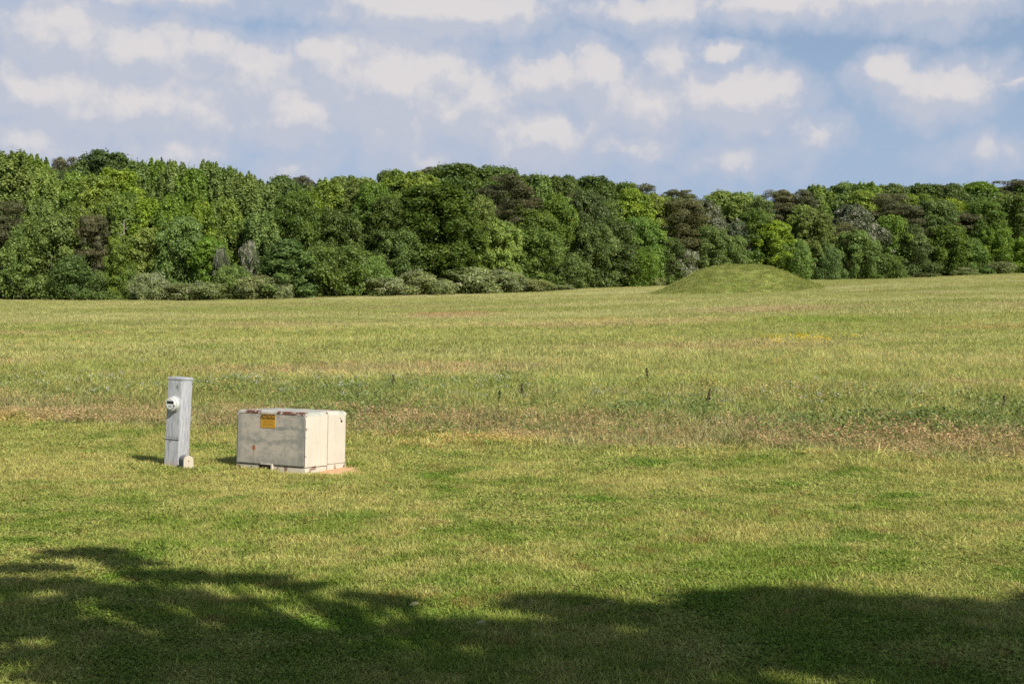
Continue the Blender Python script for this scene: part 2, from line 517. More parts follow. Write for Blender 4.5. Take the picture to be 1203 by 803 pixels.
# lawn
xs, ys = [], []
for y0, y1, d in ((4.2, 6.5, 850), (6.5, 9, 720), (9, 13, 520), (13, 18, 320), (18, 25, 200)):
    x, y = wedge(y0, y1, d, .5, 3.2); xs.append(x); ys.append(y)
x = np.concatenate(xs); y = np.concatenate(ys)
ok, _ = clear(x, y)
e = y - edge(x) + (vnoise(x, y, .5, 21) - .5) * 2
keep = ok & (e < g.uniform(-.2, 1.2, len(x)))
x, y, e = x[keep], y[keep], e[keep]
pat = vnoise(x, y, .8, 31) * .6 + vnoise(x, y, 2.6, 32) * .4
idx = np.where(g.random(len(x)) < np.clip((pat - .42) * 2.2, .06, .8), g.integers(4, 6, len(x)), g.integers(0, 4, len(x)))
s = (.75 + .5 * g.random(len(x))) * (.8 + .5 * vnoise(x, y, 1.7, 33)) * np.clip(.85 + y * .02, 1, 1.35)
shag = 1 + np.clip((e + 2.2) / 2.2, 0, 1) * .55
scatter("lawn_grass", "short mown lawn grass with low weeds", "lawn", np.stack([x, y, ground(x, y)], 1), idx, np.stack([s, s, s * shag], 1))

# unmown margin and near meadow
xs, ys = [], []
for y0, y1, d in ((11, 18, 85), (18, 26, 75), (26, 36, 55), (36, 60, 20)):
    x, y = wedge(y0, y1, d, .52, 4.); xs.append(x); ys.append(y)
x = np.concatenate(xs); y = np.concatenate(ys)
e = y - edge(x) + (vnoise(x, y, .6, 41) - .5) * 1.6
keep = e > g.uniform(-.7, .9, len(x))
x, y, e = x[keep], y[keep], e[keep]
n = len(x); r = g.random(n)
idx = g.integers(0, 4, n)
sor = np.clip(1 - np.abs(e - 1.4) / 2.6, 0, 1) * np.clip(vnoise(x, y, .35, 42) * 1.8 - .25, .1, 1) * .6 + .05
idx = np.where(r < sor, g.integers(4, 6, n), idx)
clump = np.clip((vnoise(x, y, .33, 43) - .66) * 5, 0, 1) * (e > .6) * np.clip(1.6 - e / 9, 0, 1)
idx = np.where(g.random(n) < clump * .22 + .02 * (e < 9), g.integers(6, 8, n), idx)
fl = np.exp(-((e - 7.8) / 2.0) ** 2) * np.clip(vnoise(x, y, .3, 44) * 1.6 - .2, .1, 1) * .07 + .004 * (e > 2) * (e < 14)
idx = np.where(g.random(n) < fl, g.integers(8, 10, n), idx)
s = (.7 + .6 * g.random(n)) * (.7 + .6 * vnoise(x, y, .5, 45))
hz = np.clip(.45 + e * .16, .42, .95) * np.where(y > 34, .75, 1.0)
scatter("meadow_grass", "tall unmown meadow grass with rusty sorrel and white flowers", "tall", np.stack([x, y, ground(x, y)], 1), idx, np.stack([s * 1.25, s * 1.25, s * hz], 1))

# field up to the wood
xs, ys = [], []
for y0, y1, d in ((30, 45, 10), (45, 70, 6), (70, 110, 3.6), (110, 215, 2.0)):
    x, y = wedge(y0, y1, d, .53, 5.); xs.append(x); ys.append(y)
x = np.concatenate(xs); y = np.concatenate(ys)
keep = (y < treeline(x / y) + 3) & (mound_h(x, y) < .2)
x, y = x[keep], y[keep]
idx = g.integers(0, 4, len(x)); s = .7 + .8 * g.random(len(x))
hh = .5 + .9 * vnoise(x * .3, y, .13, 51)
scatter("field_grass", "yellow-green hay grass covering the rising field", "far", np.stack([x, y, ground(x, y)], 1), idx, np.stack([s * 1.3, s * 1.3, s * hh], 1))
# yellow flowers drift
fx, fy = at(932, 406)
x = g.normal(fx, .9, 34); y = g.normal(fy, 1.3, 34)
o = scatter("yellow_flowers", "drift of small yellow flowers in the field", "tall", np.stack([x, y, ground(x, y)], 1), np.full(34, 10), np.stack([np.full(34, 1.0)] * 3, 1)); o["category"] = "flowers"
# mound turf
n = 9000
x = g.uniform(MX - 11, MX + 11, n); y = g.uniform(MY - 11, MY + 11, n); h = mound_h(x, y)
k = h > .15; x, y, h = x[k], y[k], h[k]
s = .6 + .7 * g.random(len(x))
scatter("mound_grass", "shaggy green grass growing on the mound", "moundgrass", np.stack([x, y, ground(x, y) + h - .12], 1), g.integers(0, 3, len(x)), np.stack([s, s, s * .8], 1))

# ------------------------------------------------------------------ trees
def leaf_mesh(P, Nn, size, colr, rs, asp=.62):
    """one diamond leaf spray per point"""
    n = len(P)
    Nn = Nn / np.maximum(np.linalg.norm(Nn, axis=1, keepdims=True), 1e-6)
    t = rs.normal(size=(n, 3)); t -= (t * Nn).sum(1, keepdims=True) * Nn
    t /= np.maximum(np.linalg.norm(t, axis=1, keepdims=True), 1e-6)
    b = np.cross(Nn, t)
    s = size[:, None]
    V = np.stack([P - t * s, P + b * s * asp + Nn * s * .18, P + t * s, P - b * s * asp + Nn * s * .18], 1).reshape(-1, 3)
    return V, np.arange(n * 4).reshape(n, 4), colr

# kind: leaf colour, trunk height share, profile
KIND = {
    "poplar":  dict(c=(0.22, 0.305, 0.054)),
    "oakd":    dict(c=(0.12, 0.17, 0.036)),
    "oakm":    dict(c=(0.172, 0.252, 0.046)),
    "lime":    dict(c=(0.232, 0.3, 0.05)),
    "pine":    dict(c=(0.15, 0.155, 0.062)),
    "bloom":   dict(c=(0.155, 0.185, 0.085)),
    "cedar":   dict(c=(0.138, 0.206, 0.042)),
    "privet":  dict(c=(0.3, 0.335, 0.125)),
    "snag":    dict(c=(.100, .158, .026)),
}

def profile(kind, t):
    """crown radius share at height share t"""
    if kind == "poplar":
        return np.interp(t, [0, .12, .4, .7, .9, 1], [.35, .44, .5, .46, .34, .12])
    if kind == "cedar":
        return np.interp(t, [0, .1, .5, .85, 1], [.5, .52, .40, .17, .03])
    if kind == "pine":
        return np.interp(t, [0, .2, .45, .7, .9, 1], [.22, .36, .47, .5, .42, .25])
    if kind == "privet":
        return np.interp(t, [0, .3, .7, 1], [.5, .52, .42, .15])
    return np.interp(t, [0, .15, .45, .7, .9, 1], [.38, .46, .52, .49, .36, .18])

def crown_np(kind, h, w, nleaf, seed, leaf=.24):
    rs = np.random.default_rng(seed)
    base = np.array(KIND[kind]["c"])
    nl = {"poplar": 130, "pine": 90, "privet": 44, "cedar": 90, "bloom": 95}.get(kind, 130)
    if h < 10: nl = int(nl * .7)
    tz = rs.beta(1.2, 1.0, nl) if kind != "privet" else rs.uniform(.05, .95, nl)
    tz[:12] = np.linspace(.80, .98, 12) if h > 8 else np.linspace(.6, .95, 12)
    if kind == "poplar": tz[:20] = np.linspace(.60, .99, 20)
    ang = rs.uniform(0, 2 * np.pi, nl)
    pr = profile(kind, tz) * w
    lr = {"poplar": .080, "pine": .125, "cedar": .11, "privet": .15}.get(kind, .098) * w * rs.uniform(.65, 1.5, nl)
    lv = lr * {"poplar": 2.1, "pine": .55, "cedar": .85, "privet": .95}.get(kind, .95) * rs.uniform(.8, 1.25, nl)
    rad = np.maximum(pr - lr * .7, 0) * np.sqrt(rs.uniform(.50, 1.22, nl))
    ctr = np.stack([np.cos(ang) * rad, np.sin(ang) * rad, np.minimum(tz * h, h - lv * .95) + 0], 1)
    ctr[:, 2] -= rs.uniform(0, .05, nl) * h * (tz > .75)
    ctr[:, 2] = np.maximum(ctr[:, 2], lv * .5)
    lobecol = rs.uniform(.82, 1.2, nl)
    wts = lr * np.maximum(lr, lv); wts /= wts.sum()
    li = rs.choice(nl, nleaf, p=wts)
    d = rs.normal(size=(nleaf, 3)); d /= np.linalg.norm(d, axis=1, keepdims=True)
    d[:, 2] = np.where(d[:, 2] < -.15, -d[:, 2], d[:, 2])
    # sub-clumps: directions bunch round a few twigs of each lobe
    ntw = 7
    tw = rs.normal(size=(nl, ntw, 3)); tw /= np.linalg.norm(tw, axis=2, keepdims=True)
    tdir = tw[li, rs.integers(0, ntw, nleaf)]
    mixf = rs.uniform(.25, .85, nleaf)[:, None]
    dd = d * (1 - mixf) + tdir * mixf
    dd /= np.maximum(np.linalg.norm(dd, axis=1, keepdims=True), 1e-6)
    bulge = 1 + .45 * ((dd * tdir).sum(1) - .6)
    rr = (rs.uniform(.66, 1.06, nleaf) * bulge)
    stray = rs.random(nleaf) < .06
    rr = np.where(stray, rr * rs.uniform(1.05, 1.35, nleaf), rr)
    P = ctr[li] + dd * np.stack([lr[li], lr[li], lv[li]], 1) * rr[:, None]
    if kind == "poplar":                              # each lobe narrows to a pointed leader
        up = np.clip((P[:, 2] - ctr[li][:, 2]) / lv[li], 0, 1.1)
        P[:, :2] = ctr[li][:, :2] + (P[:, :2] - ctr[li][:, :2]) * (1 - .6 * up)[:, None]
    # leaves inside the crown so it is not hollow
    k = int(nleaf * .12)
    tz2 = rs.uniform(.03, .9, k); a2 = rs.uniform(0, 6.283, k); r2 = profile(kind, tz2) * w * np.sqrt(rs.random(k)) * .7
    P[:k] = np.stack([np.cos(a2) * r2, np.sin(a2) * r2, tz2 * h], 1)
    P[:, 2] = np.maximum(P[:, 2], .08)
    Nn = dd * .75 + rs.normal(size=(nleaf, 3)) * .5 + np.array([0, 0, .35])
    size = leaf * rs.uniform(.6, 1.3, nleaf)
    val = lobecol[li] * rs.uniform(.72, 1.3, nleaf)
    hue = rs.normal(0, .07, nleaf) + (lobecol[li] - 1) * .25
    C = base[None] * val[:, None] * np.stack([1 + hue, np.ones(nleaf), 1 - hue * .4], 1)
    asp = .62
    if kind == "pine":
        asp = .3
        br = rs.random(nleaf) < .12
        C[br] = np.array([.12, .088, .045]) * rs.uniform(.7, 1.2, (br.sum(), 1))
    if kind in ("bloom", "privet"):
        bl = rs.random(nl) < (.5 if kind == "bloom" else .45)
        outer = rr > .90
        fl = bl[li] & outer & (rs.random(nleaf) < (.75 if kind == "bloom" else .40))
        fl[:k] = False
        C[fl] = np.array([.62, .58, .48] if kind == "bloom" else [.54, .53, .36]) * rs.uniform(.7, 1.15, (fl.sum(), 1))
        size[fl] *= .75
    return leaf_mesh(P, Nn, size, C, rs, asp)

def trunk_np(h, w, r, seed, nlimb=9, reach=.34):
    rn = random.Random(seed)
    V, F = [], []
    def add(pts, rads, n=8):
        v, f = tube(pts, rads, n); o = len(V)
        V.extend(v); F.extend([tuple(i + o for i in q) for q in f])
    px, py = 0, 0; pts = []
    for i in range(7):
        t = i / 6
        pts.append((px, py, t * h * .93 - .3 * (i == 0))); px += rn.gauss(0, .12); py += rn.gauss(0, .12)
    add(pts, [r * (1.25 if i == 0 else 1 - i / 6 * .9) for i in range(7)], 10)
    for k in range(nlimb):
        t = rn.uniform(.2, .85); j = min(5, int(t * 6)); f = t * 6 - j
        b = Vector(pts[j]).lerp(Vector(pts[j + 1]), f)
        a = rn.uniform(0, 6.28); L = w * reach * (1.1 - t * .6) * rn.uniform(.8, 1.2)
        d = Vector((math.cos(a), math.sin(a), rn.uniform(.3, .9)))
        add([b, b + d * L * .5 + Vector((0, 0, .1)), b + d * L + Vector((0, 0, L * .25))], [r * .42 * (1 - t * .6), r * .25 * (1 - t * .6), .02], 6)
    return V, F

TREE_PROTO = {}
def get_proto(kind, tall, var):
    key = (kind, tall, var)
    if key not in TREE_PROTO:
        seed = sum(map(ord, kind)) * 7 + var * 131 + tall * 1009
        if kind == "privet":
            h, w, nlf, lf = 4.0, 6.0, 12000, .125
        else:
            h, w, nlf, lf = [(5.5, 7.5, 20000, .125), (9.0, 7.5, 28000, .135), (13.5, 8.5, 38000, .145), (17.5, 9.0, 46000, .150)][tall]
            w *= {"poplar": .72, "pine": .82, "lime": .85}.get(kind, 1.0)
        if kind == "pine": lf *= 1.0
        V, F, C = crown_np(kind, h, w, nlf, seed, lf)
        cm = mesh_np("crown", V, F, M_PLANT, C)
        tv, tf = trunk_np(h * .9, w, .22 if tall > 1 else .12, seed)
        if kind == "privet":
            tv, tf = trunk_np(h * .8, w, .06, seed, 7, .3)
        tm = mesh_np("trunk", np.array([tuple(v) for v in tv]), np.array(tf), M_BARK, smooth=True)
        TREE_PROTO[key] = (cm, tm, h, w)
    return TREE_PROTO[key]

LOOK = {
    "poplar": ("upright yellow-green poplar", "poplar", "tall_poplar"),
    "oakd": ("dark green round-crowned tree", "oak", "dark_oak"),
    "oakm": ("mid-green lumpy-crowned tree", "tree", "broadleaf_tree"),
    "lime": ("light lime-green tree", "tree", "light_green_tree"),
    "pine": ("dull brownish-green pine", "pine", "brownish_pine"),
    "bloom": ("white-flecked grey-green tree", "blossom tree", "blossom_tree"),
    "cedar": ("low dark-green cedar", "cedar", "dark_cedar"),
    "privet": ("cream-flecked olive shrub", "shrub", "blossom_shrub"),
}
ZONES = [(-99, 60, "at the photo's left edge"), (60, 165, "left of the meter post"), (165, 240, "behind the meter post"),
         (240, 300, "right of the meter post"), (300, 420, "behind the cream cabinet"), (420, 520, "right of the cream cabinet"),
         (520, 620, "in the middle of the wood"), (620, 700, "right of the wood's middle"), (700, 775, "just left of the mound"), (775, 860, "behind the mound's left"),
         (860, 960, "behind the mound's right"), (960, 1060, "just right of the mound"), (1060, 1130, "well right of the mound"), (1130, 1400, "at the photo's right edge")]

# (photo column, top row, crown width in photo pixels, kind, metres behind the wood's edge)
TREES = [
 # left end
 (8,234,62,'pine',2),(18,178,58,'poplar',12),(40,182,42,'poplar',14),(58,200,44,'poplar',9),(45,232,40,'poplar',4),(78,186,34,'pine',26),(122,177,64,'oakd',26),
 (90,202,46,'poplar',10),(118,204,48,'lime',9),(92,236,38,'poplar',3),(112,252,38,'pine',3),(140,197,46,'lime',12),(160,188,42,'poplar',16),(183,188,42,'poplar',18),(205,190,40,'poplar',14),
 (226,196,40,'poplar',12),(247,190,40,'poplar',16),(268,197,40,'poplar',13),(290,204,44,'poplar',12),(150,225,44,'poplar',5),(175,232,46,'poplar',6),(205,228,44,'poplar',5),(235,234,44,'poplar',5),(265,232,44,'poplar',6),
 (60,268,70,'oakm',1),(25,285,66,'cedar',-1),(85,300,60,'cedar',-1),(142,290,40,'lime',-1),(120,318,44,'cedar',-2),(178,282,50,'lime',2),(212,276,52,'oakm',2),(245,284,46,'oakm',1),
 (260,292,20,'bloom',0),(293,284,24,'bloom',0),(150,312,40,'cedar',-1),(272,312,36,'oakm',-2),
 # left of centre
 (312,214,48,'poplar',9),(332,206,46,'oakm',20),(357,207,34,'pine',26),(384,211,46,'poplar',13),(405,207,44,'oakm',24),(430,207,54,'lime',11),(441,214,50,'oakm',7),(360,224,48,'poplar',8),
 (312,248,46,'poplar',4),(350,250,60,'oakd',4),(338,282,84,'cedar',0),(398,250,66,'oakd',4),(395,288,76,'oakm',0),(432,300,46,'oakm',-1),(473,200,46,'lime',18),(495,202,48,'lime',14),(458,200,36,'oakd',28),(508,197,40,'pine',30),
 (536,192,64,'oakd',24),(582,194,60,'oakd',26),(478,226,50,'lime',8),(510,216,98,'oakd',3),(455,256,58,'oakd',3),(470,292,56,'oakm',0),(540,266,62,'oakd',1),
 # centre
 (596,206,68,'pine',8),(620,205,42,'oakd',20),(634,204,36,'poplar',15),(660,206,44,'oakd',16),(696,207,50,'oakd',18),(566,250,42,'lime',4),(590,272,46,'lime',0),(555,292,50,'oakm',0),
 (655,246,50,'oakm',4),(628,262,60,'oakm',2),(690,248,58,'oakd',5),(678,226,44,'pine',9),(630,292,66,'oakm',-1),(668,298,52,'oakm',-2),(716,262,66,'oakd',1),(700,288,56,'oakd',-1),(610,240,46,'oakd',6),
 (730,214,46,'oakd',18),(752,216,38,'pine',22),(744,224,52,'lime',7),(768,228,48,'lime',8),(752,264,54,'oakm',1),(745,292,48,'oakm',-2),(725,236,44,'oakm',7),
 # behind the mound
 (798,222,40,'pine',24),(797,234,60,'pine',5),(826,232,52,'bloom',7),(850,224,50,'lime',13),(876,226,46,'lime',15),(866,258,36,'bloom',4),(800,292,42,'bloom',0),(832,278,50,'oakm',1),(858,284,46,'oakm',-1),(780,286,44,'oakd',0),
 (890,232,44,'oakm',9),(885,262,54,'oakd',3),(912,224,42,'pine',14),(938,223,46,'pine',11),(958,218,40,'poplar',22),(905,284,56,'lime',0),(946,242,46,'lime',6),(956,258,58,'lime',2),(932,296,48,'oakm',-1),
 # right end
 (988,215,56,'oakm',24),(1014,214,44,'poplar',22),(1045,217,50,'oakm',26),(1014,226,42,'lime',13),(1042,226,52,'pine',8),(1084,215,44,'oakd',26),(1110,216,48,'oakd',24),(1146,214,56,'oakm',27),(1186,212,52,'pine',26),(1215,212,50,'oakm',22),
 (1000,238,54,'bloom',4),(984,262,48,'pine',3),(1026,264,50,'bloom',2),(1044,268,50,'oakm',1),(1064,240,46,'pine',6),(1076,228,36,'lime',12),(1121,234,56,'lime',10),(1180,228,46,'lime',11),(1150,236,48,'oakd',9),
 (1100,252,56,'oakd',4),(1132,248,50,'pine',4),(1112,282,54,'oakd',0),(1158,256,54,'oakm',3),(1166,284,50,'oakm',-1),(1198,252,54,'oakd',2),(1140,290,50,'cedar',-1),(1200,286,52,'oakm',-1),(1072,286,52,'cedar',-1),(1005,292,52,'oakm',-1),(1040,298,46,'cedar',-2),(972,294,46,'cedar',-1),
 (1235,240,56,'oakm',6),(1255,222,56,'oakd',14),(-22,190,56,'poplar',12),(-30,250,60,'oakm',3),
 # shrubs along the foot of the wood
 (176,327,46,'privet',-5),(212,330,46,'privet',-5),(246,332,40,'privet',-5),(305,331,44,'privet',-4),(335,336,30,'privet',-4),(448,330,46,'privet',-5),(490,326,52,'privet',-5),(545,315,60,'privet',-5),(585,318,50,'privet',-5),
 (520,334,40,'privet',-7),(618,330,44,'privet',-5),(650,333,40,'privet',-5),(765,322,30,'privet',-3),(1128,312,36,'privet',-4),(1172,310,46,'privet',-4),(1090,318,30,'privet',-4),
]

def row_name(off, kind):
    if kind == 'privet': return "at the wood's foot"
    if off <= 4: return "on the wood's edge"
    if off <= 12: return "in the wood's second row"
    return "on the skyline"

entries = []
for i, (px, ty, wpx, kind, off) in enumerate(TREES):
    z = next(zn for a, b, zn in ZONES if a <= px < b)
    entries.append([kind, row_name(off, kind), z, px, i])
from collections import defaultdict
bucket = defaultdict(list)
for e_ in entries: bucket[tuple(e_[:3])].append(e_)
ORD = ["leftmost", "second from left", "third from left", "fourth from left", "fifth from left", "sixth from left", "seventh from left"]
labels = {}
for k_, lst in bucket.items():
    lst.sort(key=lambda q: q[3])
    for j, e_ in enumerate(lst):
        t = LOOK[k_[0]][0] + " " + k_[2] + ", " + k_[1]
        if len(lst) > 1:
            t = (("left" if j == 0 else "right") + " of two: " if len(lst) == 2 else ORD[j] + ": ") + t
        labels[e_[4]] = " ".join(t.split())

rt = random.Random(91)
for i, (px, ty, wpx, kind, off) in enumerate(TREES):
    kx = 1.0
    if kind == 'privet':
        ty += rt.uniform(-8, 3); off += rt.uniform(.5, 3.0)
    if kind in ('oakm', 'oakd', 'cedar', 'lime') and 245 < ty < 300 and off > -2 and px not in (338, 395, 8):
        ty -= rt.uniform(2, 26); kx = rt.uniform(.72, 1.02)
    u = (px - CX) / FPX
    Y = float(treeline(u)) + off + rt.uniform(-.8, .8); X = u * Y
    gz = G(X, Y)
    H = CAMZ + (HZ - ty) / FPX * Y - gz
    W = wpx * kx / FPX * Y
    tall = 0 if H < 7 else 1 if H < 11 else 2 if H < 15.5 else 3
    var = rt.randrange(3 if kind in ("poplar", "oakm", "oakd") else 2)
    cm, tm, h0, w0 = get_proto(kind, tall, var)
    look, cat, nm = LOOK[kind]; k_ = (1.0 if kind == 'bloom' else rt.uniform(1.0, 1.5) if kind == 'privet' else 1.15) if off < 12 else 1.4
    o = thing(nm, labels[i], cat, (X, Y, gz - .05), rt.uniform(0, 6.28), "shrubs along the foot of the wood" if kind == "privet" else "trees of the wood")
    o.scale = (W * k_ / w0, W * k_ / w0, H / h0)
    link(bpy.data.objects.new("trunk", tm), o)
    link(bpy.data.objects.new("crown", cm), o)

# the depth of the wood behind, one mass
def deep_wood():
    rs = np.random.default_rng(77)
    n = 330000
    core = np.arange(n) < 130000                     # the rest is the wood carrying on past both ends
    u = np.where(core, rs.uniform(-.6, .6, n), rs.choice([-1, 1], n) * rs.uniform(.475, .85, n))
    off = np.where(core, rs.choice([9, 20, 33], n) + rs.normal(0, 2.5, n), rs.choice([2, 8, 16], n) + rs.normal(0, 1.6, n))
    Y = treeline(u) + off; X = u * Y
    top = np.interp(CX + u * FPX, [-300, 0, 120, 300, 420, 540, 600, 740, 870, 960, 1130, 1203, 1500], [192, 190, 196, 214, 216, 206, 212, 226, 238, 229, 226, 224, 224]) + 4
    top = top + (vnoise(X, Y, .22, 61) - .5) * 16
    Zt = CAMZ + (HZ - top) / FPX * Y
    gz = ground(X, Y)
    Z = gz + (Zt - gz) * np.where(core & (off < 14), .72, 1) * np.where(core, 1, .75 + .3 * vnoise(X, Y * .2, .16, 64)) * np.sqrt(rs.random(n))
    P = np.stack([X, Y, Z], 1)
    N_ = rs.normal(size=(n, 3)) + np.array([0, -.5, .5])
    C = np.array([.10, .145, .033])[None] * rs.uniform(.6, 1.4, (n, 1)) * (1 + (vnoise(X, Z, .2, 62) - .5)[:, None] * np.array([.9, .5, .3]))
    V, F, C = leaf_mesh(P, N_, rs.uniform(.17, .34, n), C, rs)
    o = link(bpy.data.objects.new("woods", mesh_np("woods", V, F, M_PLANT, C)))
    tag(o, "deep dark foliage inside the wood behind the edge trees", "woods", kind="stuff")
deep_wood()

# one bare grey trunk showing among the poplars
def bare_trunk():
    u = (145 - CX) / FPX; Y = float(treeline(u)) + 1.5; X = u * Y
    z0 = G(X, Y); zt = CAMZ + (HZ - 258) / FPX * Y
    t = thing("dead_trunk", "bare pale dead trunk with broken side branches, left of the meter post", "dead tree", (X, Y, z0))
    h = zt - z0
    V, F = [], []
    def add(p, r):
        v, f = tube(p, r, 8); o = len(V); V.extend(v); F.extend([tuple(i + o for i in q) for q in f])
    add([(0, 0, -.2), (.1, 0, h * .4), (.05, .1, h * .75), (.15, 0, h)], [.16, .13, .10, .04])
    for zz, sx, L in ((.72, 1, .9), (.8, -1, .8), (.88, 1, .8), (.93, -1, .5), (.65, -1, .6)):
        add([(.08, 0, h * zz), (.08 + sx * L * .6, -.1, h * zz + .15), (.08 + sx * L, -.2, h * zz + .4)], [.06, .04, .015])
    m = plain("dead_wood", (.24, .21, .17), .9, 0, .3, 4)
    link(bpy.data.objects.new("trunk", mesh_np("trunk", np.array([tuple(v) for v in V]), np.array(F), m, smooth=True)), t)
bare_trunk()

# ------------------------------------------------------------------ shade trees behind the viewer (they throw the foreground shade)
def shade_tree(nm, label, base, blobs, seed, dens=1500, rz=.3, back=()):
    rs = np.random.default_rng(seed); rn = random.Random(seed)
    P, N_, S_, = [], [], []
    centres = []
    for (px, py, rx, ry, *wt) in blobs:
        py = py + 4
        gx_, gy_ = at(px, py)
        mpp = gy_ / FPX
        gx2, gy2 = at(px, py - ry); gx3, gy3 = at(px, py + ry)
        RX = rx * mpp; RY = (gy2 - gy3) / 2; gyc = (gy2 + gy3) / 2
        h = rn.uniform(7.0, 9.5)
        c = np.array([gx_ + SUN.x / SUN.z * h, gyc + SUN.y / SUN.z * h, h])
        ry_ = max(.12, RY - rz * .85)
        n = int(dens * (wt[0] if wt else 1) * math.pi * RX * max(RY, .15)) + 20
        d = rs.normal(size=(n, 3)); d /= np.linalg.norm(d, axis=1, keepdims=True)
        r = rs.random(n) ** .42 * (1 + .16 * np.sin(d[:, 0] * 9 + d[:, 1] * 7) + .12 * np.sin(d[:, 0] * 23))
        P.append(c + d * np.array([RX, ry_, rz]) * r[:, None]); centres.append(c)
    nb = sum(len(q) for q in P)
    for (bx, by, bz, br) in back:                     # extra unseen crown added over and behind the viewer to block sky light
        d = rs.normal(size=(2600, 3)); d /= np.linalg.norm(d, axis=1, keepdims=True)
        P.append(np.array([bx, by, bz]) + d * br * np.array([1, 1, .6]) * rs.random((2600, 1)) ** .4)
    P = np.concatenate(P); n = len(P)
    C = np.array([.05, .09, .02])[None] * rs.uniform(.7, 1.3, (n, 1))
    t = thing(nm, label, "tree", (base[0], base[1], G(*base)))
    off = np.array([base[0], base[1], G(*base)])
    V, F, C = leaf_mesh(P - off, rs.normal(size=(n, 3)) + np.array([.5, -.6, .6]), np.where(np.arange(n) < nb, rs.uniform(.07, .13, n), rs.uniform(.14, .24, n)), C, rs)
    link(bpy.data.objects.new("crown", mesh_np("crown", V, F, M_PLANT, C)), t)
    V, F = [], []
    def add(p, r, k=8):
        v, f = tube(p, r, k); o = len(V); V.extend(v); F.extend([tuple(i + o for i in q) for q in f])
    top = np.mean(centres, 0) - off; top[2] -= 2.2
    add([(0, 0, -.3), (top[0] * .3, top[1] * .3, top[2] * .5), tuple(top)], [.38, .28, .18], 12)
    for c in centres:
        c = c - off; m_ = (top + c) / 2 + np.array([0, 0, -.5])
        add([tuple(top * .9), tuple(m_), tuple(c)], [.12, .07, .03], 6)
    link(bpy.data.objects.new("trunk", mesh_np("trunk", np.array([tuple(v) for v in V]), np.array(F), M_BARK, smooth=True)), t)

shade_tree("shade_tree", "leafy tree behind the viewer casting solid shade on the lawn's right", (9.5, -5.5), [
    (660, 712, 75, 16), (760, 724, 110, 20), (600, 745, 120, 22), (880, 712, 90, 22), (960, 712, 80, 28), (1060, 720, 110, 26), (1180, 726, 120, 26), (1300, 722, 110, 30),
    (720, 775, 170, 34), (900, 765, 170, 40), (1080, 775, 180, 45), (1260, 780, 160, 50), (800, 840, 260, 45), (1100, 850, 280, 55), (620, 800, 120, 28), (560, 860, 200, 40), (1000, 735, 90, 25), (1120, 745, 120, 30), (1380, 800, 160, 60)], 5, 700, .25,
    [(6, -9, 9.5, 3.2), (10, -10, 9, 3.2), (14, -8, 9, 3.2), (9, -14, 8.5, 3), (15, -3, 9, 2.6), (18, -12, 8, 3.4)])
shade_tree("shade_tree", "leafy tree behind the viewer casting dappled shade on the lawn's left", (1.5, -7.5), [
    (95, 652, 55, 8), (140, 662, 40, 7), (30, 668, 60, 7), (195, 676, 50, 8), (250, 682, 55, 8), (310, 680, 40, 7, .7), (50, 690, 70, 13), (-30, 690, 80, 16), (120, 694, 40, 8, .8),
    (345, 690, 50, 7, .6), (420, 702, 40, 5, .4), (220, 706, 45, 6, .6), (280, 708, 40, 5, .6), (20, 716, 60, 7, .5), (390, 716, 40, 5, .5),
    (60, 745, 80, 9, .7), (-40, 745, 80, 26, .9), (170, 757, 90, 8, .9), (300, 752, 70, 6, .7), (390, 747, 50, 5, .5), (470, 744, 40, 5, .6), (545, 745, 40, 9, .9), (30, 772, 90, 10, .8),
    (200, 786, 110, 9, .8), (350, 775, 90, 7, .8), (460, 772, 70, 8, .9), (90, 800, 100, 9, .9), (300, 806, 110, 10, .9), (440, 802, 90, 12), (530, 790, 60, 12),
    (200, 850, 280, 26, 1), (-60, 850, 160, 40), (450, 860, 160, 30), (250, 790, 320, 30, .10)]
    + [(random.uniform(-20, 470), random.uniform(698, 802), random.uniform(10, 30), random.uniform(3, 6), random.uniform(.5, 1)) for _ in range(22)], 9, 190, .08,
    [(-6, -8, 9, 3.2), (-2, -11, 10, 3.2), (-10, -6, 8.5, 3), (2, -9, 10.5, 3), (-5, -13, 8, 3), (-13, -10, 8, 3.2)])

# ------------------------------------------------------------------ bare soil by the boxes
def soil(cx, cy, rx, ry, rot, seed):
    n = 40; V = [(0, 0, 0)]; F = []
    rs = random.Random(seed)
    rr = [1 + rs.uniform(-.22, .22) for _ in range(n)]
    for ring, k in ((1, .6), (2, 1.0)):
        for j in range(n):
            a = 2 * math.pi * j / n
            x, y = rx * k * rr[j] * math.cos(a), ry * k * rr[j] * math.sin(a)
            V.append((x * math.cos(rot) - y * math.sin(rot), x * math.sin(rot) + y * math.cos(rot), 0))
    V = np.array(V); V[:, 0] += cx; V[:, 1] += cy
    V[:, 2] = ground(V[:, 0], V[:, 1]) + .012; V[1 + n:, 2] -= .03
    F = [(0, 0, 1 + j, 1 + (j + 1) % n) for j in range(n)]
    bm = bmesh.new(); vs = [bm.verts.new(v) for v in V]
    for j in range(n):
        k = (j + 1) % n
        bm.faces.new((vs[0], vs[1 + j], vs[1 + k])); bm.faces.new((vs[1 + j], vs[1 + n + j], vs[1 + n + k], vs[1 + k]))
    m = bpy.data.materials.get("bare_soil")
    if not m:
        m, nt = new_mat("bare_soil")
        P = nt.n("ShaderNodeNewGeometry").outputs["Position"]
        f = nt.noise(P, 14, 5, .7)
        c = nt.mix(f, (.40, .215, .10), (.58, .385, .22))
        principled(nt, c, .95, 0, f, .6, .02, spec=.1)
    o = bm_obj("bare_soil", bm, m, None, 60)
    return o
cs, sn = math.cos(CAB_YAW), math.sin(CAB_YAW)
def cabw(lx, ly):
    return CAB[0] + lx * cs - ly * sn, CAB[1] + lx * sn + ly * cs
sx, sy = cabw(.12, .48)
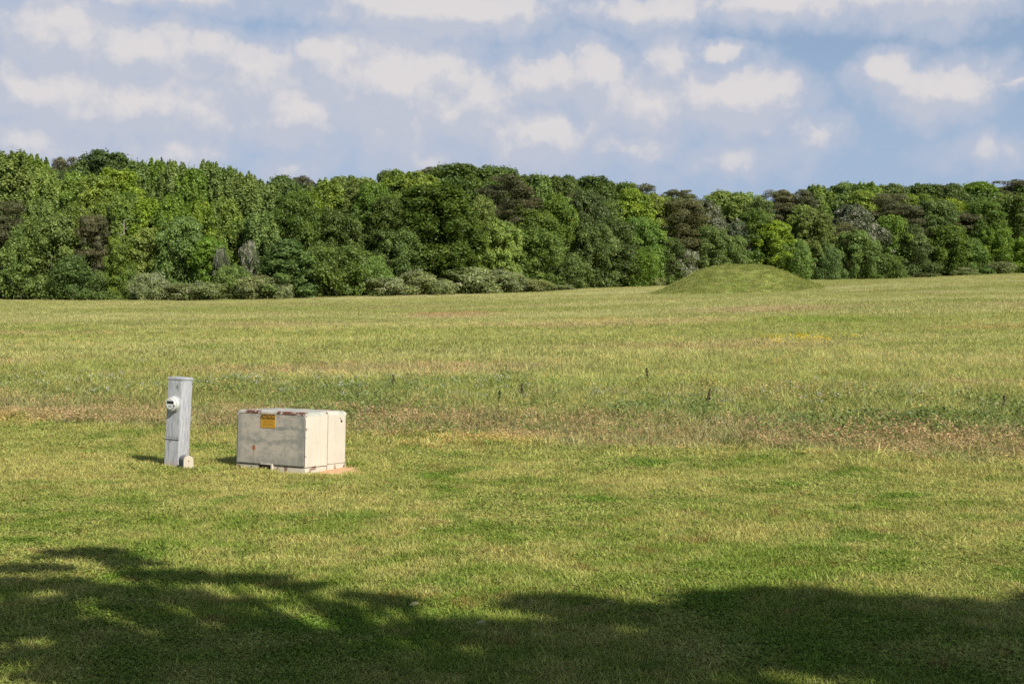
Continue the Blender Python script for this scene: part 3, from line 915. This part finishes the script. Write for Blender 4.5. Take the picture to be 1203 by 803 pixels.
tag(soil(sx, sy, .28, .46, CAB_YAW, 1), "patch of bare orange soil beside the cream cabinet", kind="structure")
tag(soil(PED[0] - .06, PED[1] + .0, .34, .17, 0, 2), "thin bare reddish soil round the foot of the meter post", kind="structure")

# ------------------------------------------------------------------ cream transformer cabinet
W_, D_, H_ = 1.06, .74, .722
def mat_cabinet(name, door=False):
    m, nt = new_mat(name)
    co = nt.n("ShaderNodeTexCoord").outputs["Object"]
    x, y, z = nt.sep(co)
    n1 = nt.noise(co, 5, 5, .65); n2 = nt.noise(co, 18, 4, .7); n3 = nt.noise(nt.vec('MULTIPLY', co, (3.0, 3.0, .6)), 6, 4, .6)
    cream = nt.mix(n1, (.47, .41, .325), (.59, .53, .43))
    c = nt.mix(nt.step(n3, .5, .75, 0., .25), cream, (.34, .29, .22))
    grey = nt.mix(n2, (.120, .138, .122), (.235, .250, .225))
    if door:
        # worn grey-green streaks where the paint has chalked: edges, two wavy bands, the foot
        wob = nt.math('MULTIPLY_ADD', nt.noise(nt.vec('MULTIPLY', co, (1., 1., .3)), 5, 4, .6), .16, -.08)
        zz = nt.math('ADD', z, wob)
        def band(c0, w):
            return nt.step(nt.math('ABSOLUTE', nt.math('SUBTRACT', zz, c0)), w * .35, w, 1., 0.)
        b1 = nt.math('MULTIPLY', band(.37, .040), .85)
        b2 = nt.math('MULTIPLY', band(.525, .035), nt.step(x, -.60, -.40))
        b3 = nt.step(zz, .14, .24, 1., 0.)
        right = nt.step(nt.math('ADD', x, nt.math('MULTIPLY_ADD', n1, .3, -.15)), -.17, -.05, 0., .9)
        left = nt.step(nt.math('ADD', x, nt.math('MULTIPLY_ADD', n1, .2, -.1)), -1.0, -.93, .8, 0.)
        mk = nt.math('MAXIMUM', nt.math('MAXIMUM', b1, b2), nt.math('MAXIMUM', nt.math('MULTIPLY', b3, .8), nt.math('MAXIMUM', right, left)))
        blot = nt.step(nt.noise(nt.vec('MULTIPLY', co, (1., 1., 1.8)), 6, 5, .7),   .45, .58)
        mk = nt.math('MAXIMUM', mk, nt.math('MULTIPLY', blot, .6))
        mk = nt.math('MULTIPLY', mk, nt.math('MULTIPLY', nt.step(n2, .30, .55, .35, 1.), nt.step(n1, .34, .52, .45, 1.)))
        c = nt.mix(nt.math('MULTIPLY', mk, .85), nt.mix(.35, c, (.37, .31, .255)), grey)
        # one rust bleed
        d = nt.vec('LENGTH', nt.vec('MULTIPLY', nt.vec('SUBTRACT', co, (-.775, 0., .285)), (32., 0., 22.)))
        c = nt.mix(nt.step(nt.math('ADD', d, nt.math('MULTIPLY_ADD', n2, .8, -.4)), .4, 1.0, 1., 0.), c, (.30, .095, .03))
        run = nt.math('MULTIPLY', nt.step(nt.math('ABSOLUTE', nt.math('ADD', x, .775)), .004, .014, 1., 0.), nt.math('MULTIPLY', nt.step(z, .14, .2), nt.step(z, .27, .3, 1., 0.)))
        c = nt.mix(nt.math('MULTIPLY', run, .55), c, (.36, .15, .06))
    else:
        # chalky grey-green where the top has weathered, rust on the front lip and low corners
        top = nt.step(nt.math('ADD', z, nt.math('MULTIPLY_ADD', n1, .16, -.08)), .665, .71)
        c = nt.mix(nt.math('MULTIPLY', top, nt.step(n1, .42, .56, .15, .9)), c, nt.mix(n2, (.26, .275, .225), (.37, .37, .325)))
        lip = nt.math('MULTIPLY', nt.step(y, .05, .075, 1., 0.), nt.step(z, .668, .690))
        span = nt.math('MAXIMUM', nt.math('MULTIPLY', nt.step(x, -.95, -.88), nt.step(x, -.70, -.66, 1., 0.)), nt.math('MULTIPLY', nt.step(x, -.46, -.42), nt.step(x, -.04, .0, 1., 0.)))
        rust = nt.math('MULTIPLY', nt.math('MULTIPLY', lip, span), nt.step(nt.math('ADD', n2, nt.math('MULTIPLY_ADD', n1, .5, -.25)), .40, .50))
        low = nt.math('MULTIPLY', nt.step(nt.math('ADD', z, nt.math('MULTIPLY_ADD', n2, .12, -.06)), .10, .135, 1., 0.), nt.step(nt.noise(co, 9, 3), .58, .64))
        low = nt.math('MULTIPLY', low, nt.step(z, .0, .16, 1., .8))
        edge_ = nt.math('MULTIPLY', nt.step(x, -.03, -.012), nt.step(y, .012, .03, 1., 0.))
        edge_ = nt.math('MAXIMUM', edge_, nt.math('MULTIPLY', nt.step(nt.math('ABSOLUTE', nt.math('SUBTRACT', y, .385)), .003, .012, 1., 0.), nt.step(z, .12, .25, 1., 0.)))
        edge_ = nt.math('MULTIPLY', edge_, nt.step(nt.noise(co, 16, 3), .56, .62))
        r = nt.math('MAXIMUM', nt.math('MAXIMUM', rust, nt.math('MULTIPLY', edge_, .7)), nt.math('MULTIPLY', low, .85))
        c = nt.mix(r, c, nt.mix(n2, (.06, .025, .016), (.19, .075, .045)))
    principled(nt, c, .55, 0, n2, .08, .004, spec=.4)
    return m
M_CAB = mat_cabinet("cream_paint"); M_DOOR = mat_cabinet("weathered_door_paint", True)
M_DARK = plain("dark_gap", (.025, .018, .014), .8)
M_RUST = plain("rust", (.10, .04, .025), .85, 0, .5, 20)

def round_box(x0, x1, y0, y1, z0, z1, pick, r, seg=5):
    bm = bmesh.new(); add_box(bm, x0, x1, y0, y1, z0, z1)
    es = [e for e in bm.edges if pick((e.verts[0].co + e.verts[1].co) / 2)]
    bmesh.ops.bevel(bm, geom=es, offset=r, segments=seg, profile=.5, affect='EDGES')
    return bm

cab = thing("electrical_cabinet", "low cream pad-mounted electrical cabinet with rust and an amber caution sign", "electrical cabinet", (CAB[0], CAB[1], G(*CAB) - .012), CAB_YAW)
cab.rotation_euler = (R(-2.0), 0, CAB_YAW)          # sunk a little at the back
near = lambda a, b: abs(a - b) < 1e-4
# cabinet frame: origin at the near front corner, x to the left is negative, y into depth
bm = round_box(-W_, 0, 0, .385, .098, H_, lambda p: near(p.z, H_) and (near(p.x, -W_) or near(p.x, 0)), .055, 6)
es = [e for e in bm.edges if all(near(v.co.y, 0) for v in e.verts) and not all(near(v.co.z, .098) for v in e.verts)]
bmesh.ops.bevel(bm, geom=es, offset=.022, segments=4, profile=.5, affect='EDGES')
bm_obj("hood", bm, M_CAB, cab, 35)
bm = round_box(-W_ - .004, .004, .391, D_, .112, H_ + .003, lambda p: near(p.z, H_ + .003) and not near(p.y, .391), .055, 6)
es = [e for e in bm.edges if near((e.verts[0].co.y + e.verts[1].co.y) / 2, D_) and abs(e.verts[0].co.z - e.verts[1].co.z) > .2]
bmesh.ops.bevel(bm, geom=es, offset=.03, segments=4, profile=.5, affect='EDGES')
bm_obj("rear_tank", bm, M_CAB, cab, 35)
bm = bmesh.new(); add_box(bm, -W_ + .01, -.01, .372, .404, .09, H_ - .012)
bm_obj("hood_seam", bm, M_DARK, cab)
bm = bmesh.new(); add_box(bm, -W_ + .006, -.006, .006, .39, -.12, .088)
es = [e for e in bm.edges if abs(e.verts[0].co.z - e.verts[1].co.z) > .1]
bmesh.ops.bevel(bm, geom=es, offset=.012, segments=3, profile=.5, affect='EDGES')
bm_obj("front_sill", bm, M_CAB, cab, 35)
bm = bmesh.new(); add_box(bm, -W_ + .001, -.001, .396, D_ - .004, -.12, .106)
bm_obj("rear_sill", bm, M_CAB, cab)
bm = bmesh.new(); add_box(bm, -W_ + .02, -.02, .02, D_ - .02, .08, .115)
bm_obj("sill_gap", bm, M_DARK, cab)

def rrect(x0, x1, z0, z1, r, n=6, bottom=False):
    pts = []
    for cx_, cz_, a0 in ((x1 - r, z1 - r, 0), (x0 + r, z1 - r, 90)):
        for k in range(n + 1):
            a = R(a0 + 90 * k / n); pts.append((cx_ + r * math.cos(a), cz_ + r * math.sin(a)))
    pts += [(x0, z0), (x1, z0)]
    return pts
def plate(name, pts, y_front, y_back, mat, parent, bev=.003):
    bm = bmesh.new()
    a = [bm.verts.new((p[0], y_front, p[1])) for p in pts]
    f = bm.faces.new(a)
    ex = bmesh.ops.extrude_face_region(bm, geom=[f])
    for v in ex["geom"]:
        if isinstance(v, bmesh.types.BMVert): v.co.y = y_back
    if bev:
        es = [e for e in bm.edges if all(near(v.co.y, y_front) for v in e.verts)]
        bmesh.ops.bevel(bm, geom=es, offset=bev, segments=2, affect='EDGES')
    return bm_obj(name, bm, mat, parent, 40)
# dark groove round the door, then the door
plate("door_groove", rrect(-W_ + .024, -.012, .104, H_ - .036, .062), -.0015, .004, M_DARK, cab, 0)
door = plate("door_panel", rrect(-W_ + .030, -.018, .106, H_ - .042, .057), -.007, -.002, M_DOOR, cab)
# latch below the door
bm = bmesh.new()
add_box(bm, -.650, -.475, -.020, .004, .100, .112); add_box(bm, -.494, -.475, -.024, .004, .010, .100)
bm_obj("latch_bracket", bm, M_CAB, cab)
bm = bmesh.new(); add_box(bm, -.690, -.496, -.002, .010, .012, .094)
bm_obj("latch_recess", bm, M_DARK, cab)
bm = bmesh.new(); add_cyl(bm, (-.60, -.016, .055), (0, 1, 0), .018, .02, 16); add_box(bm, -.655, -.53, -.012, -.004, .028, .045)
bm_obj("lock", bm, M_RUST, cab, 40)
# lip pale strip over the sign, bolt on the side
bm = bmesh.new(); add_cyl(bm, (.002, D_ - .105, .605), (1, 0, 0), .014, .008, 12); add_cyl(bm, (.002, D_ - .125, .635), (1, 0, 0), .008, .006, 10)
bm_obj("bolt", bm, M_DARK, cab, 40)
# caution sign
def mat_sign():
    m, nt = new_mat("amber_sign")
    co = nt.n("ShaderNodeTexCoord").outputs["Object"]
    f = nt.noise(co, 30, 4)
    principled(nt, nt.mix(f, (.46, .225, .009), (.58, .315, .014)), .5)
    return m
M_SIGN = mat_sign()
SX0, SX1, SZ0, SZ1 = -.672, -.452, .526, .684
bm = bmesh.new(); add_box(bm, SX0, SX1, -.0105, -.0072, SZ0, SZ1)
sign = bm_obj("caution_sign", bm, M_SIGN, cab)
bm = bmesh.new(); add_box(bm, SX0 + .004, SX1 - .004, -.0122, -.0106, SZ1 - .056, SZ1 - .004)
bm_obj("sign_header", bm, M_DARK, sign)
def text_mesh(s, name, size, x, z, y, mat, parent):
    cu = bpy.data.curves.new(name, 'FONT'); cu.body = s; cu.size = size; cu.align_x = 'CENTER'; cu.extrude = .0004; cu.offset = .0012
    tmp = bpy.data.objects.new("tmp_text", cu); COL.objects.link(tmp)
    bpy.context.view_layer.update()
    dg = bpy.context.evaluated_depsgraph_get()
    me = bpy.data.meshes.new_from_object(tmp.evaluated_get(dg))
    bpy.data.objects.remove(tmp); bpy.data.curves.remove(cu)
    me.transform(Matrix.Translation((x, y, z)) @ Matrix.Rotation(R(90), 4, 'X'))
    me.materials.clear(); me.materials.append(mat); me.name = name
    return link(bpy.data.objects.new(name, me), parent)
text_mesh("CAUTION", "sign_lettering", .050, (SX0 + SX1) / 2, SZ1 - .048, -.0132, M_SIGN, sign)
bm = bmesh.new()
rr_ = random.Random(4)
for k in range(4):                                   # fine print, too small to read in the photo
    z = SZ1 - .078 - k * .018; xx = SX0 + .03 + rr_.uniform(0, .02)
    while xx < SX1 - .035:
        wd = rr_.uniform(.012, .03); add_box(bm, xx, min(xx + wd, SX1 - .025), -.0114, -.0106, z, z + .006); xx += wd + .008
bm_obj("fine_print", bm, plain("faded_ink", (.30, .15, .02), .7), sign)

# ------------------------------------------------------------------ meter post
def mat_galv():
    m, nt = new_mat("galvanised_grey")
    co = nt.n("ShaderNodeTexCoord").outputs["Object"]
    n = nt.noise(co, 7, 5, .65); n2 = nt.noise(nt.vec('MULTIPLY', co, (8, 8, 1.2)), 5, 4); x, y, z = nt.sep(co)
    c = nt.mix(n, (.31, .313, .322), (.48, .483, .490))
    c = nt.mix(nt.step(n2, .45, .68, 0., .7), c, (.20, .20, .21))
    foot = nt.step(nt.math('ADD', z, nt.math('MULTIPLY_ADD', n, .2, -.1)), .02, .12, .55, 0.)
    c = nt.mix(foot, c, (.33, .26, .19))
    principled(nt, c, .6, .0, n, .06, .004, spec=.4)
    return m
M_GALV = mat_galv()
M_METER = plain("meter_white", (.56, .55, .51), .35, 0, .08)
M_BLACK = plain("black_window", (.012, .012, .014), .25)
PW, PD, PH = .208, .190, 1.088
ped = thing("meter_post", "leaning grey metal post carrying a white electric meter", "meter post", (PED[0], PED[1], G(*PED) - .01), R(-24))
# parts leave the ground tilted to the right as the post does
LEAN = Matrix.Rotation(R(3.0), 4, Matrix.Rotation(R(24), 3, 'Z') @ Vector((0, 1, 0)))
def lean(o):
    o.data.transform(LEAN); return o
bm = round_box(-PW, 0, 0, PD, -.15, PH - .012, lambda p: abs(p.z - .45) < .3 and True, .006, 2)
post = lean(bm_obj("post", bm, M_GALV, ped, 35))
bm = bmesh.new(); add_box(bm, -PW + .006, -.006, -.007, -.001, .375, PH - .03)
es = [e for e in bm.edges if all(near(v.co.y, -.007) for v in e.verts)]
bmesh.ops.bevel(bm, geom=es, offset=.003, segments=2, affect='EDGES')
lean(bm_obj("upper_cover", bm, M_GALV, ped))
bm = bmesh.new(); add_box(bm, -PW + .006, -.006, -.006, -.001, .02, .352)
lean(bm_obj("lower_cover", bm, M_GALV, ped))
bm = bmesh.new(); add_box(bm, -PW - .003, .003, -.016, .002, .352, .370)
es = list(bm.edges); bmesh.ops.bevel(bm, geom=es, offset=.004, segments=2, affect='EDGES')
lean(bm_obj("cover_lip", bm, M_GALV, ped, 40))
bm = bmesh.new(); add_box(bm, -PW - .008, .008, -.012, PD + .008, PH - .026, PH)
es = [e for e in bm.edges if not all(near(v.co.z, PH - .026) for v in e.verts)]; bmesh.ops.bevel(bm, geom=es, offset=.006, segments=2, affect='EDGES')
lean(bm_obj("cap", bm, M_GALV, ped, 40))
MC = (-PW / 2 + .008, .775)
bm = bmesh.new(); add_cyl(bm, (MC[0], -.004, MC[1]), (0, -1, 0), .102, .022, 40)
es = [e for e in bm.edges if all(near(v.co.y, -.026) for v in e.verts)]; bmesh.ops.bevel(bm, geom=es, offset=.010, segments=3, affect='EDGES')
lean(bm_obj("meter_socket", bm, M_GALV, ped, 40))
bm = bmesh.new(); add_cyl(bm, (MC[0], -.024, MC[1]), (0, -1, 0), .086, .056, 40, .080)
es = [e for e in bm.edges if all(v.co.y < -.079 for v in e.verts)]; bmesh.ops.bevel(bm, geom=es, offset=.018, segments=5, affect='EDGES')
meter = lean(bm_obj("meter", bm, M_METER, ped, 40))
bm = bmesh.new(); add_box(bm, MC[0] - .048, MC[0] + .048, -.0825, -.078, MC[1] + .004, MC[1] + .034)
lean(bm_obj("display", bm, M_BLACK, meter))
bm = bmesh.new(); add_box(bm, MC[0] - .022, MC[0] + .022, -.0822, -.078, MC[1] - .036, MC[1] - .018)
lean(bm_obj("nameplate", bm, plain("plate_grey", (.3, .3, .3), .5), meter))
bm = bmesh.new(); add_cyl(bm, (MC[0] + .060, -.079, MC[1] - .016), (0, -1, 0), .009, .006, 14)
lean(bm_obj("seal", bm, M_BLACK, meter))
bm = bmesh.new(); add_cyl(bm, (-PW * .30, -.006, PH - .12), (0, -1, 0), .008, .005, 12); add_box(bm, -PW * .30 - .005, -PW * .30 + .005, -.010, -.006, PH - .115, PH - .085)
lean(bm_obj("hasp", bm, plain("hasp_dark", (.16, .16, .17), .5, .5), ped))
bm = bmesh.new(); add_cyl(bm, (-PW * .62, -.004, .325), (0, -1, 0), .008, .006, 12)
lean(bm_obj("screw", bm, M_DARK, ped, 40))

# small round-topped concrete marker against the foot of the post
def stub():
    x, y = at(215.5, 552)
    t = thing("conduit_stub", "small round-topped grey stub with a tan end at the foot of the meter post", "conduit stub", (x, y, G(x, y) - .01), R(-52))
    w, l, h = .115, .13, .19
    prof = [(-w / 2, -.05), (w / 2, -.05), (w / 2, h - w / 2)] + [(w / 2 * math.cos(R(a)), h - w / 2 + w / 2 * math.sin(R(a))) for a in range(15, 180, 15)] + [(-w / 2, h - w / 2)]
    # profile lies across y, body runs along x
    bm = bmesh.new(); f = bm.faces.new([bm.verts.new((0, p[0], p[1])) for p in prof])
    ex = bmesh.ops.extrude_face_region(bm, geom=[f])
    for v in ex["geom"]:
        if isinstance(v, bmesh.types.BMVert): v.co.x = l
    bm_obj("body", bm, plain("stub_grey", (.16, .16, .155), .85, 0, .3, 15), t, 40)
    bm = bmesh.new(); f = bm.faces.new([bm.verts.new((l + .001, p[0] * 1.04, p[1] * 1.012)) for p in prof])
    ex = bmesh.ops.extrude_face_region(bm, geom=[f])
    for v in ex["geom"]:
        if isinstance(v, bmesh.types.BMVert): v.co.x = l + .022
    e_ = bm_obj("end_plate", bm, plain("stub_tan", (.46, .40, .31), .8, 0, .15, 15), t, 40)
    bm = bmesh.new(); add_cyl(bm, (l + .0225, .0, .13), (1, 0, 0), .006, .004, 10)
    bm_obj("screw", bm, M_DARK, e_)
stub()

# ------------------------------------------------------------------ small things on the lawn and tall stems in the meadow
M_LEAF = {}
def fallen(px, py, size, color, name, label, cat, up=.028):
    x, y = at(px, py)
    bm = bmesh.new()
    n = 9; top = []; bot = []
    for k in range(n):
        t = k / (n - 1); w = math.sin(math.pi * t) ** .7 * size * .36
        zc = .10 * size * math.sin(math.pi * t)
        top.append((bm.verts.new((t * size - size / 2, w, zc)), bm.verts.new((t * size - size / 2, 0, zc - .12 * size)), bm.verts.new((t * size - size / 2, -w, zc + .05 * size))))
    for a, b in zip(top, top[1:]):
        bm.faces.new((a[0], a[1], b[1], b[0])); bm.faces.new((a[1], a[2], b[2], b[1]))
    bmesh.ops.remove_doubles(bm, verts=bm.verts, dist=1e-5)
    bmesh.ops.solidify(bm, geom=bm.faces[:], thickness=.0015)
    m = plain("dry_" + name + str(len(M_LEAF)), color, .7, 0, .2, 40); M_LEAF[len(M_LEAF)] = m
    o = bm_obj(name, bm, m, None, 50)
    o.location = (x, y, G(x, y) + up); o.rotation_euler = (rt.uniform(.1, .5), rt.uniform(-.3, .3), rt.uniform(-.5, .5))
    tag(o, label, cat, "fallen leaves on the lawn")
fallen(497, 625, .075, (.48, .47, .22), "fallen_leaf", "pale cream fallen leaf lying on the sunlit lawn", "leaf")
fallen(598, 645, .055, (.50, .10, .04), "fallen_leaf", "small orange-red fallen leaf on the sunlit lawn", "leaf")
fallen(487, 715, .065, (.42, .38, .15), "fallen_leaf", "tan fallen leaf at the shade's edge on the left", "leaf")
fallen(717, 714, .065, (.40, .32, .12), "fallen_leaf", "brownish tan fallen leaf in the shade near the centre", "leaf")
fallen(566, 739, .07, (.30, .30, .14), "fallen_leaf", "dull olive fallen leaf lying inside the shade", "leaf")
fallen(91, 793, .045, (.55, .53, .42), "fallen_leaf", "tiny whitish fallen leaf at the bottom left in shade", "leaf")

def dock(px, py, h, label, tone=(.060, .036, .024)):
    x, y = at(px, py)
    rs = random.Random(int(px))
    t = thing("dock_weed", label, "weed", (x, y, G(x, y)), 0, "tall stems in the meadow")
    lx = rs.uniform(-.04, .04)
    v, f = tube([(0, 0, -.02), (lx * .5, 0, h * .5), (lx, 0, h * .97)], [.006, .005, .003], 6)
    link(bpy.data.objects.new("stem", mesh_np("stem", np.array([tuple(q) for q in v]), np.array(f), plain("weed_stem", (.13, .10, .05), .8))), t)
    V, F, C = [], [], []
    for _ in range(120):
        z = h * rs.uniform(.55, 1.0); k = rs.uniform(.6, 1.4); r = .028 * (1.15 - z / h * .8)
        add_leaf(V, F, C, (lx * z / h + rs.gauss(0, r), rs.gauss(0, r), z), (rs.gauss(0, 1), rs.gauss(0, 1), .5), rs.uniform(.008, .018), tuple(q * k for q in tone), .7)
    link(bpy.data.objects.new("seed_head", mesh_np("seed_head", V, F, M_WEED, np.array(C))), t)
    V, F, C = [], [], []
    for _ in range(14):
        z = h * rs.uniform(.05, .45); a = rs.uniform(0, 6.28); k = rs.uniform(.7, 1.3)
        add_leaf(V, F, C, (math.cos(a) * .05, math.sin(a) * .05, z), (math.cos(a), math.sin(a), .9), rs.uniform(.04, .07), (.09 * k, .12 * k, .03 * k), .28, 1.57)
    link(bpy.data.objects.new("leaves", mesh_np("leaves", V, F, M_WEED, np.array(C))), t)
dock(614, 476, .42, "dark brown dock stem left of centre in the meadow")
dock(832, 484, .42, "dark brown dock stem right of centre in the meadow")
dock(761, 459, .5, "thin greenish dock stem standing farther back in the meadow", (.09, .085, .04))
dock(586, 482, .36, "green dock stem beside a darker one left of centre", (.10, .12, .04))
dock(463, 462, .40, "tall slender dock stem behind the cream cabinet", (.10, .09, .04))
dock(1180, 492, .40, "brown dock stem near the photo's right edge", (.08, .05, .03))

# ------------------------------------------------------------------ sky with clouds
w = bpy.data.worlds.new("World"); scene.world = w; w.use_nodes = True
nt = NT(w.node_tree)
STR = .085
EXPO = .4
sky = nt.n("ShaderNodeTexSky", sky_type='NISHITA'); sky.sun_disc = False
sky.sun_elevation = SUN_EL; sky.sun_rotation = math.pi - SUN_AZ      # clockwise from +Y
sky.altitude = 50; sky.air_density = 1.0; sky.dust_density = 1.2; sky.ozone_density = 1.2
D = nt.n("ShaderNodeTexCoord").outputs["Generated"]
D = nt.vec('NORMALIZE', D)
dx_, dy_, dz_ = nt.sep(D)
az = nt.math('ARCTAN2', dx_, dy_)
el = nt.math('ARCSINE', dz_)
base = nt.comb(az, el, 0.)
CLOUDS = [  # photo column, row, half width, half height, weight
 (170, 2, 130, 18, .9), (520, 4, 150, 24, 1), (770, 8, 110, 18, .85), (920, 4, 90, 22, .95), (1085, 8, 95, 24, 1),
 (72, 48, 70, 38, .95), (190, 66, 110, 36, .95), (300, 80, 70, 34, .9), (470, 84, 95, 56, 1.15), (395, 70, 60, 36, .95), (60, 116, 85, 40, .98), (175, 120, 125, 40, .92), (350, 120, 70, 38, .95), (205, 176, 70, 24, .8), (555, 114, 75, 36, .95),
 (640, 84, 85, 34, .85), (700, 76, 45, 38, 1), (750, 108, 70, 36, .9), (868, 108, 68, 36, 1.1), (790, 66, 36, 26, .85), (852, 62, 28, 11, .9), (635, 152, 70, 32, .95), (738, 166, 46, 20, .85), (1045, 92, 38, 24, .95), (1105, 112, 68, 28, 1),
 (880, 184, 75, 18, .66), (952, 160, 34, 22, .72), (340, 192, 60, 16, .6), (1160, 186, 50, 20, .5), (500, 180, 120, 22, .5), (1195, 122, 26, 10, .7), (40, 168, 100, 28, .75), (600, 200, 200, 26, .4),
]
def clouds(P):
    w1 = nt.n("ShaderNodeTexNoise"); nt.put(w1, "Vector", P); nt.put(w1, "Scale", 22.); nt.put(w1, "Detail", 5.); nt.put(w1, "Roughness", .6)
    off = nt.vec('SUBTRACT', w1.outputs["Color"], (.5, .5, .5))
    Q = nt.vec('ADD', P, nt.vec('MULTIPLY', off, (.05, .034, 0.)))
    acc = None
    for (cx_, cy_, rx, ry, wt) in CLOUDS:
        a = math.atan((cx_ - CX) / FPX); e_ = math.atan((HZ - cy_) / FPX)
        q = nt.vec('MULTIPLY', nt.vec('SUBTRACT', Q, (a, e_ - .3 * ry / FPX, 0.)), (FPX / rx / 1.22, FPX / ry / 1.26, 0.))
        q = nt.vec('MAXIMUM', q, nt.vec('MULTIPLY', q, (1., .8, 0.)))      # flat soft base, domed top
        d = nt.math('MULTIPLY_ADD', nt.vec('LENGTH', q), -wt, wt + (wt - 1) * .35)
        acc = d if acc is None else nt.math('SMOOTH_MAX', acc, d, .10)
    gen = nt.math('MULTIPLY_ADD', nt.noise(nt.vec('MULTIPLY', P, (1., 2.2, 1.)), 3.2, 5, .55), 2.0, -1.2)
    away = nt.math('MAXIMUM', nt.step(nt.math('ABSOLUTE', az), .48, .75), nt.step(el, .30, .40))
    gen = nt.math('MULTIPLY_ADD', away, nt.math('ADD', gen, .9), -1.)
    acc = nt.math('MAXIMUM', acc, gen)
    P2 = nt.vec('ADD', P, nt.vec('MULTIPLY', off, (.02, .02, 0.)))
    vo = nt.n("ShaderNodeTexVoronoi", feature='F1'); nt.put(vo, "Vector", P2); nt.put(vo, "Scale", 38.); nt.put(vo, "Detail", 3.); nt.put(vo, "Roughness", .55)
    fb = nt.noise(P, 26., 8, .6)
    puff = nt.math('MULTIPLY_ADD', vo.outputs["Distance"], -.34, .16)
    return nt.math('ADD', nt.math('ADD', acc, puff), nt.math('MULTIPLY_ADD', fb, .7, -.35))
d0 = clouds(base)
d1 = clouds(nt.vec('ADD', base, (.008, .017, 0.)))       # a little towards the sun: thinner there means lit here
lit = nt.math('MULTIPLY_ADD', nt.math('SUBTRACT', d0, d1), 2.1, .26, clamp=True)
lit = nt.math('MULTIPLY', lit, nt.step(d0, .0, .5, .5, 1.))
dens = nt.math('MULTIPLY', nt.step(d0, -.08, .24), nt.step(el, .08, .18, .4, 1.))
soft = nt.step(d0, -.62, .02, 0., .85)
k = 1 / STR / 2 ** EXPO
SKYC = nt.mix(1.0, sky.outputs[0], (1., 1., 1.), 'MULTIPLY')
hz_f = nt.step(el, .0, .45, .90, .0)
skyc = nt.mix(hz_f, SKYC, (.360 * k, .468 * k, .650 * k))
skyc = nt.mix(nt.step(el, .08, .22, .6, 0.), skyc, (.380 * k, .485 * k, .668 * k))
c = nt.mix(soft, skyc, (.490 * k, .540 * k, .660 * k))
cc = nt.mix(lit, (.535 * k, .565 * k, .655 * k), (.75 * k, .715 * k, .71 * k))
c = nt.mix(nt.math('MULTIPLY', dens, .9), c, cc)
below = nt.step(el, -.02, 0.)
c = nt.mix(below, (.10 * k, .11 * k, .06 * k), c)
bg = nt.n("ShaderNodeBackground"); nt.put(bg, "Color", c); nt.put(bg, "Strength", STR)
out = nt.n("ShaderNodeOutputWorld"); nt.t.links.new(bg.outputs[0], out.inputs[0])

# ------------------------------------------------------------------ sun, camera, film
sl = bpy.data.lights.new("sun", 'SUN'); sl.energy = 5.0; sl.angle = R(.53); sl.color = (1.0, .955, .87)
so = link(bpy.data.objects.new("sun", sl)); so.rotation_euler = (-SUN).to_track_quat('-Z', 'Y').to_euler(); so.location = (20, -30, 40)

cam = bpy.data.cameras.new("camera"); cam.sensor_width = 36; cam.lens = 36 * FPX / 1203; cam.clip_end = 8000; cam.clip_start = .05
co = link(bpy.data.objects.new("camera", cam)); co.location = (0, 0, CAMZ); co.rotation_euler = (R(90) - PITCH, 0, 0)
scene.camera = co
scene.view_settings.view_transform = 'Standard'
scene.view_settings.look = 'None'
scene.view_settings.gamma = 1.0
scene.view_settings.exposure = EXPO
scene.cycles.max_bounces = 6
scene.cycles.diffuse_bounces = 4
scene.cycles.transmission_bounces = 4
scene.cycles.use_denoising = False
w.cycles.sampling_method = 'MANUAL'
w.cycles.sample_map_resolution = 256
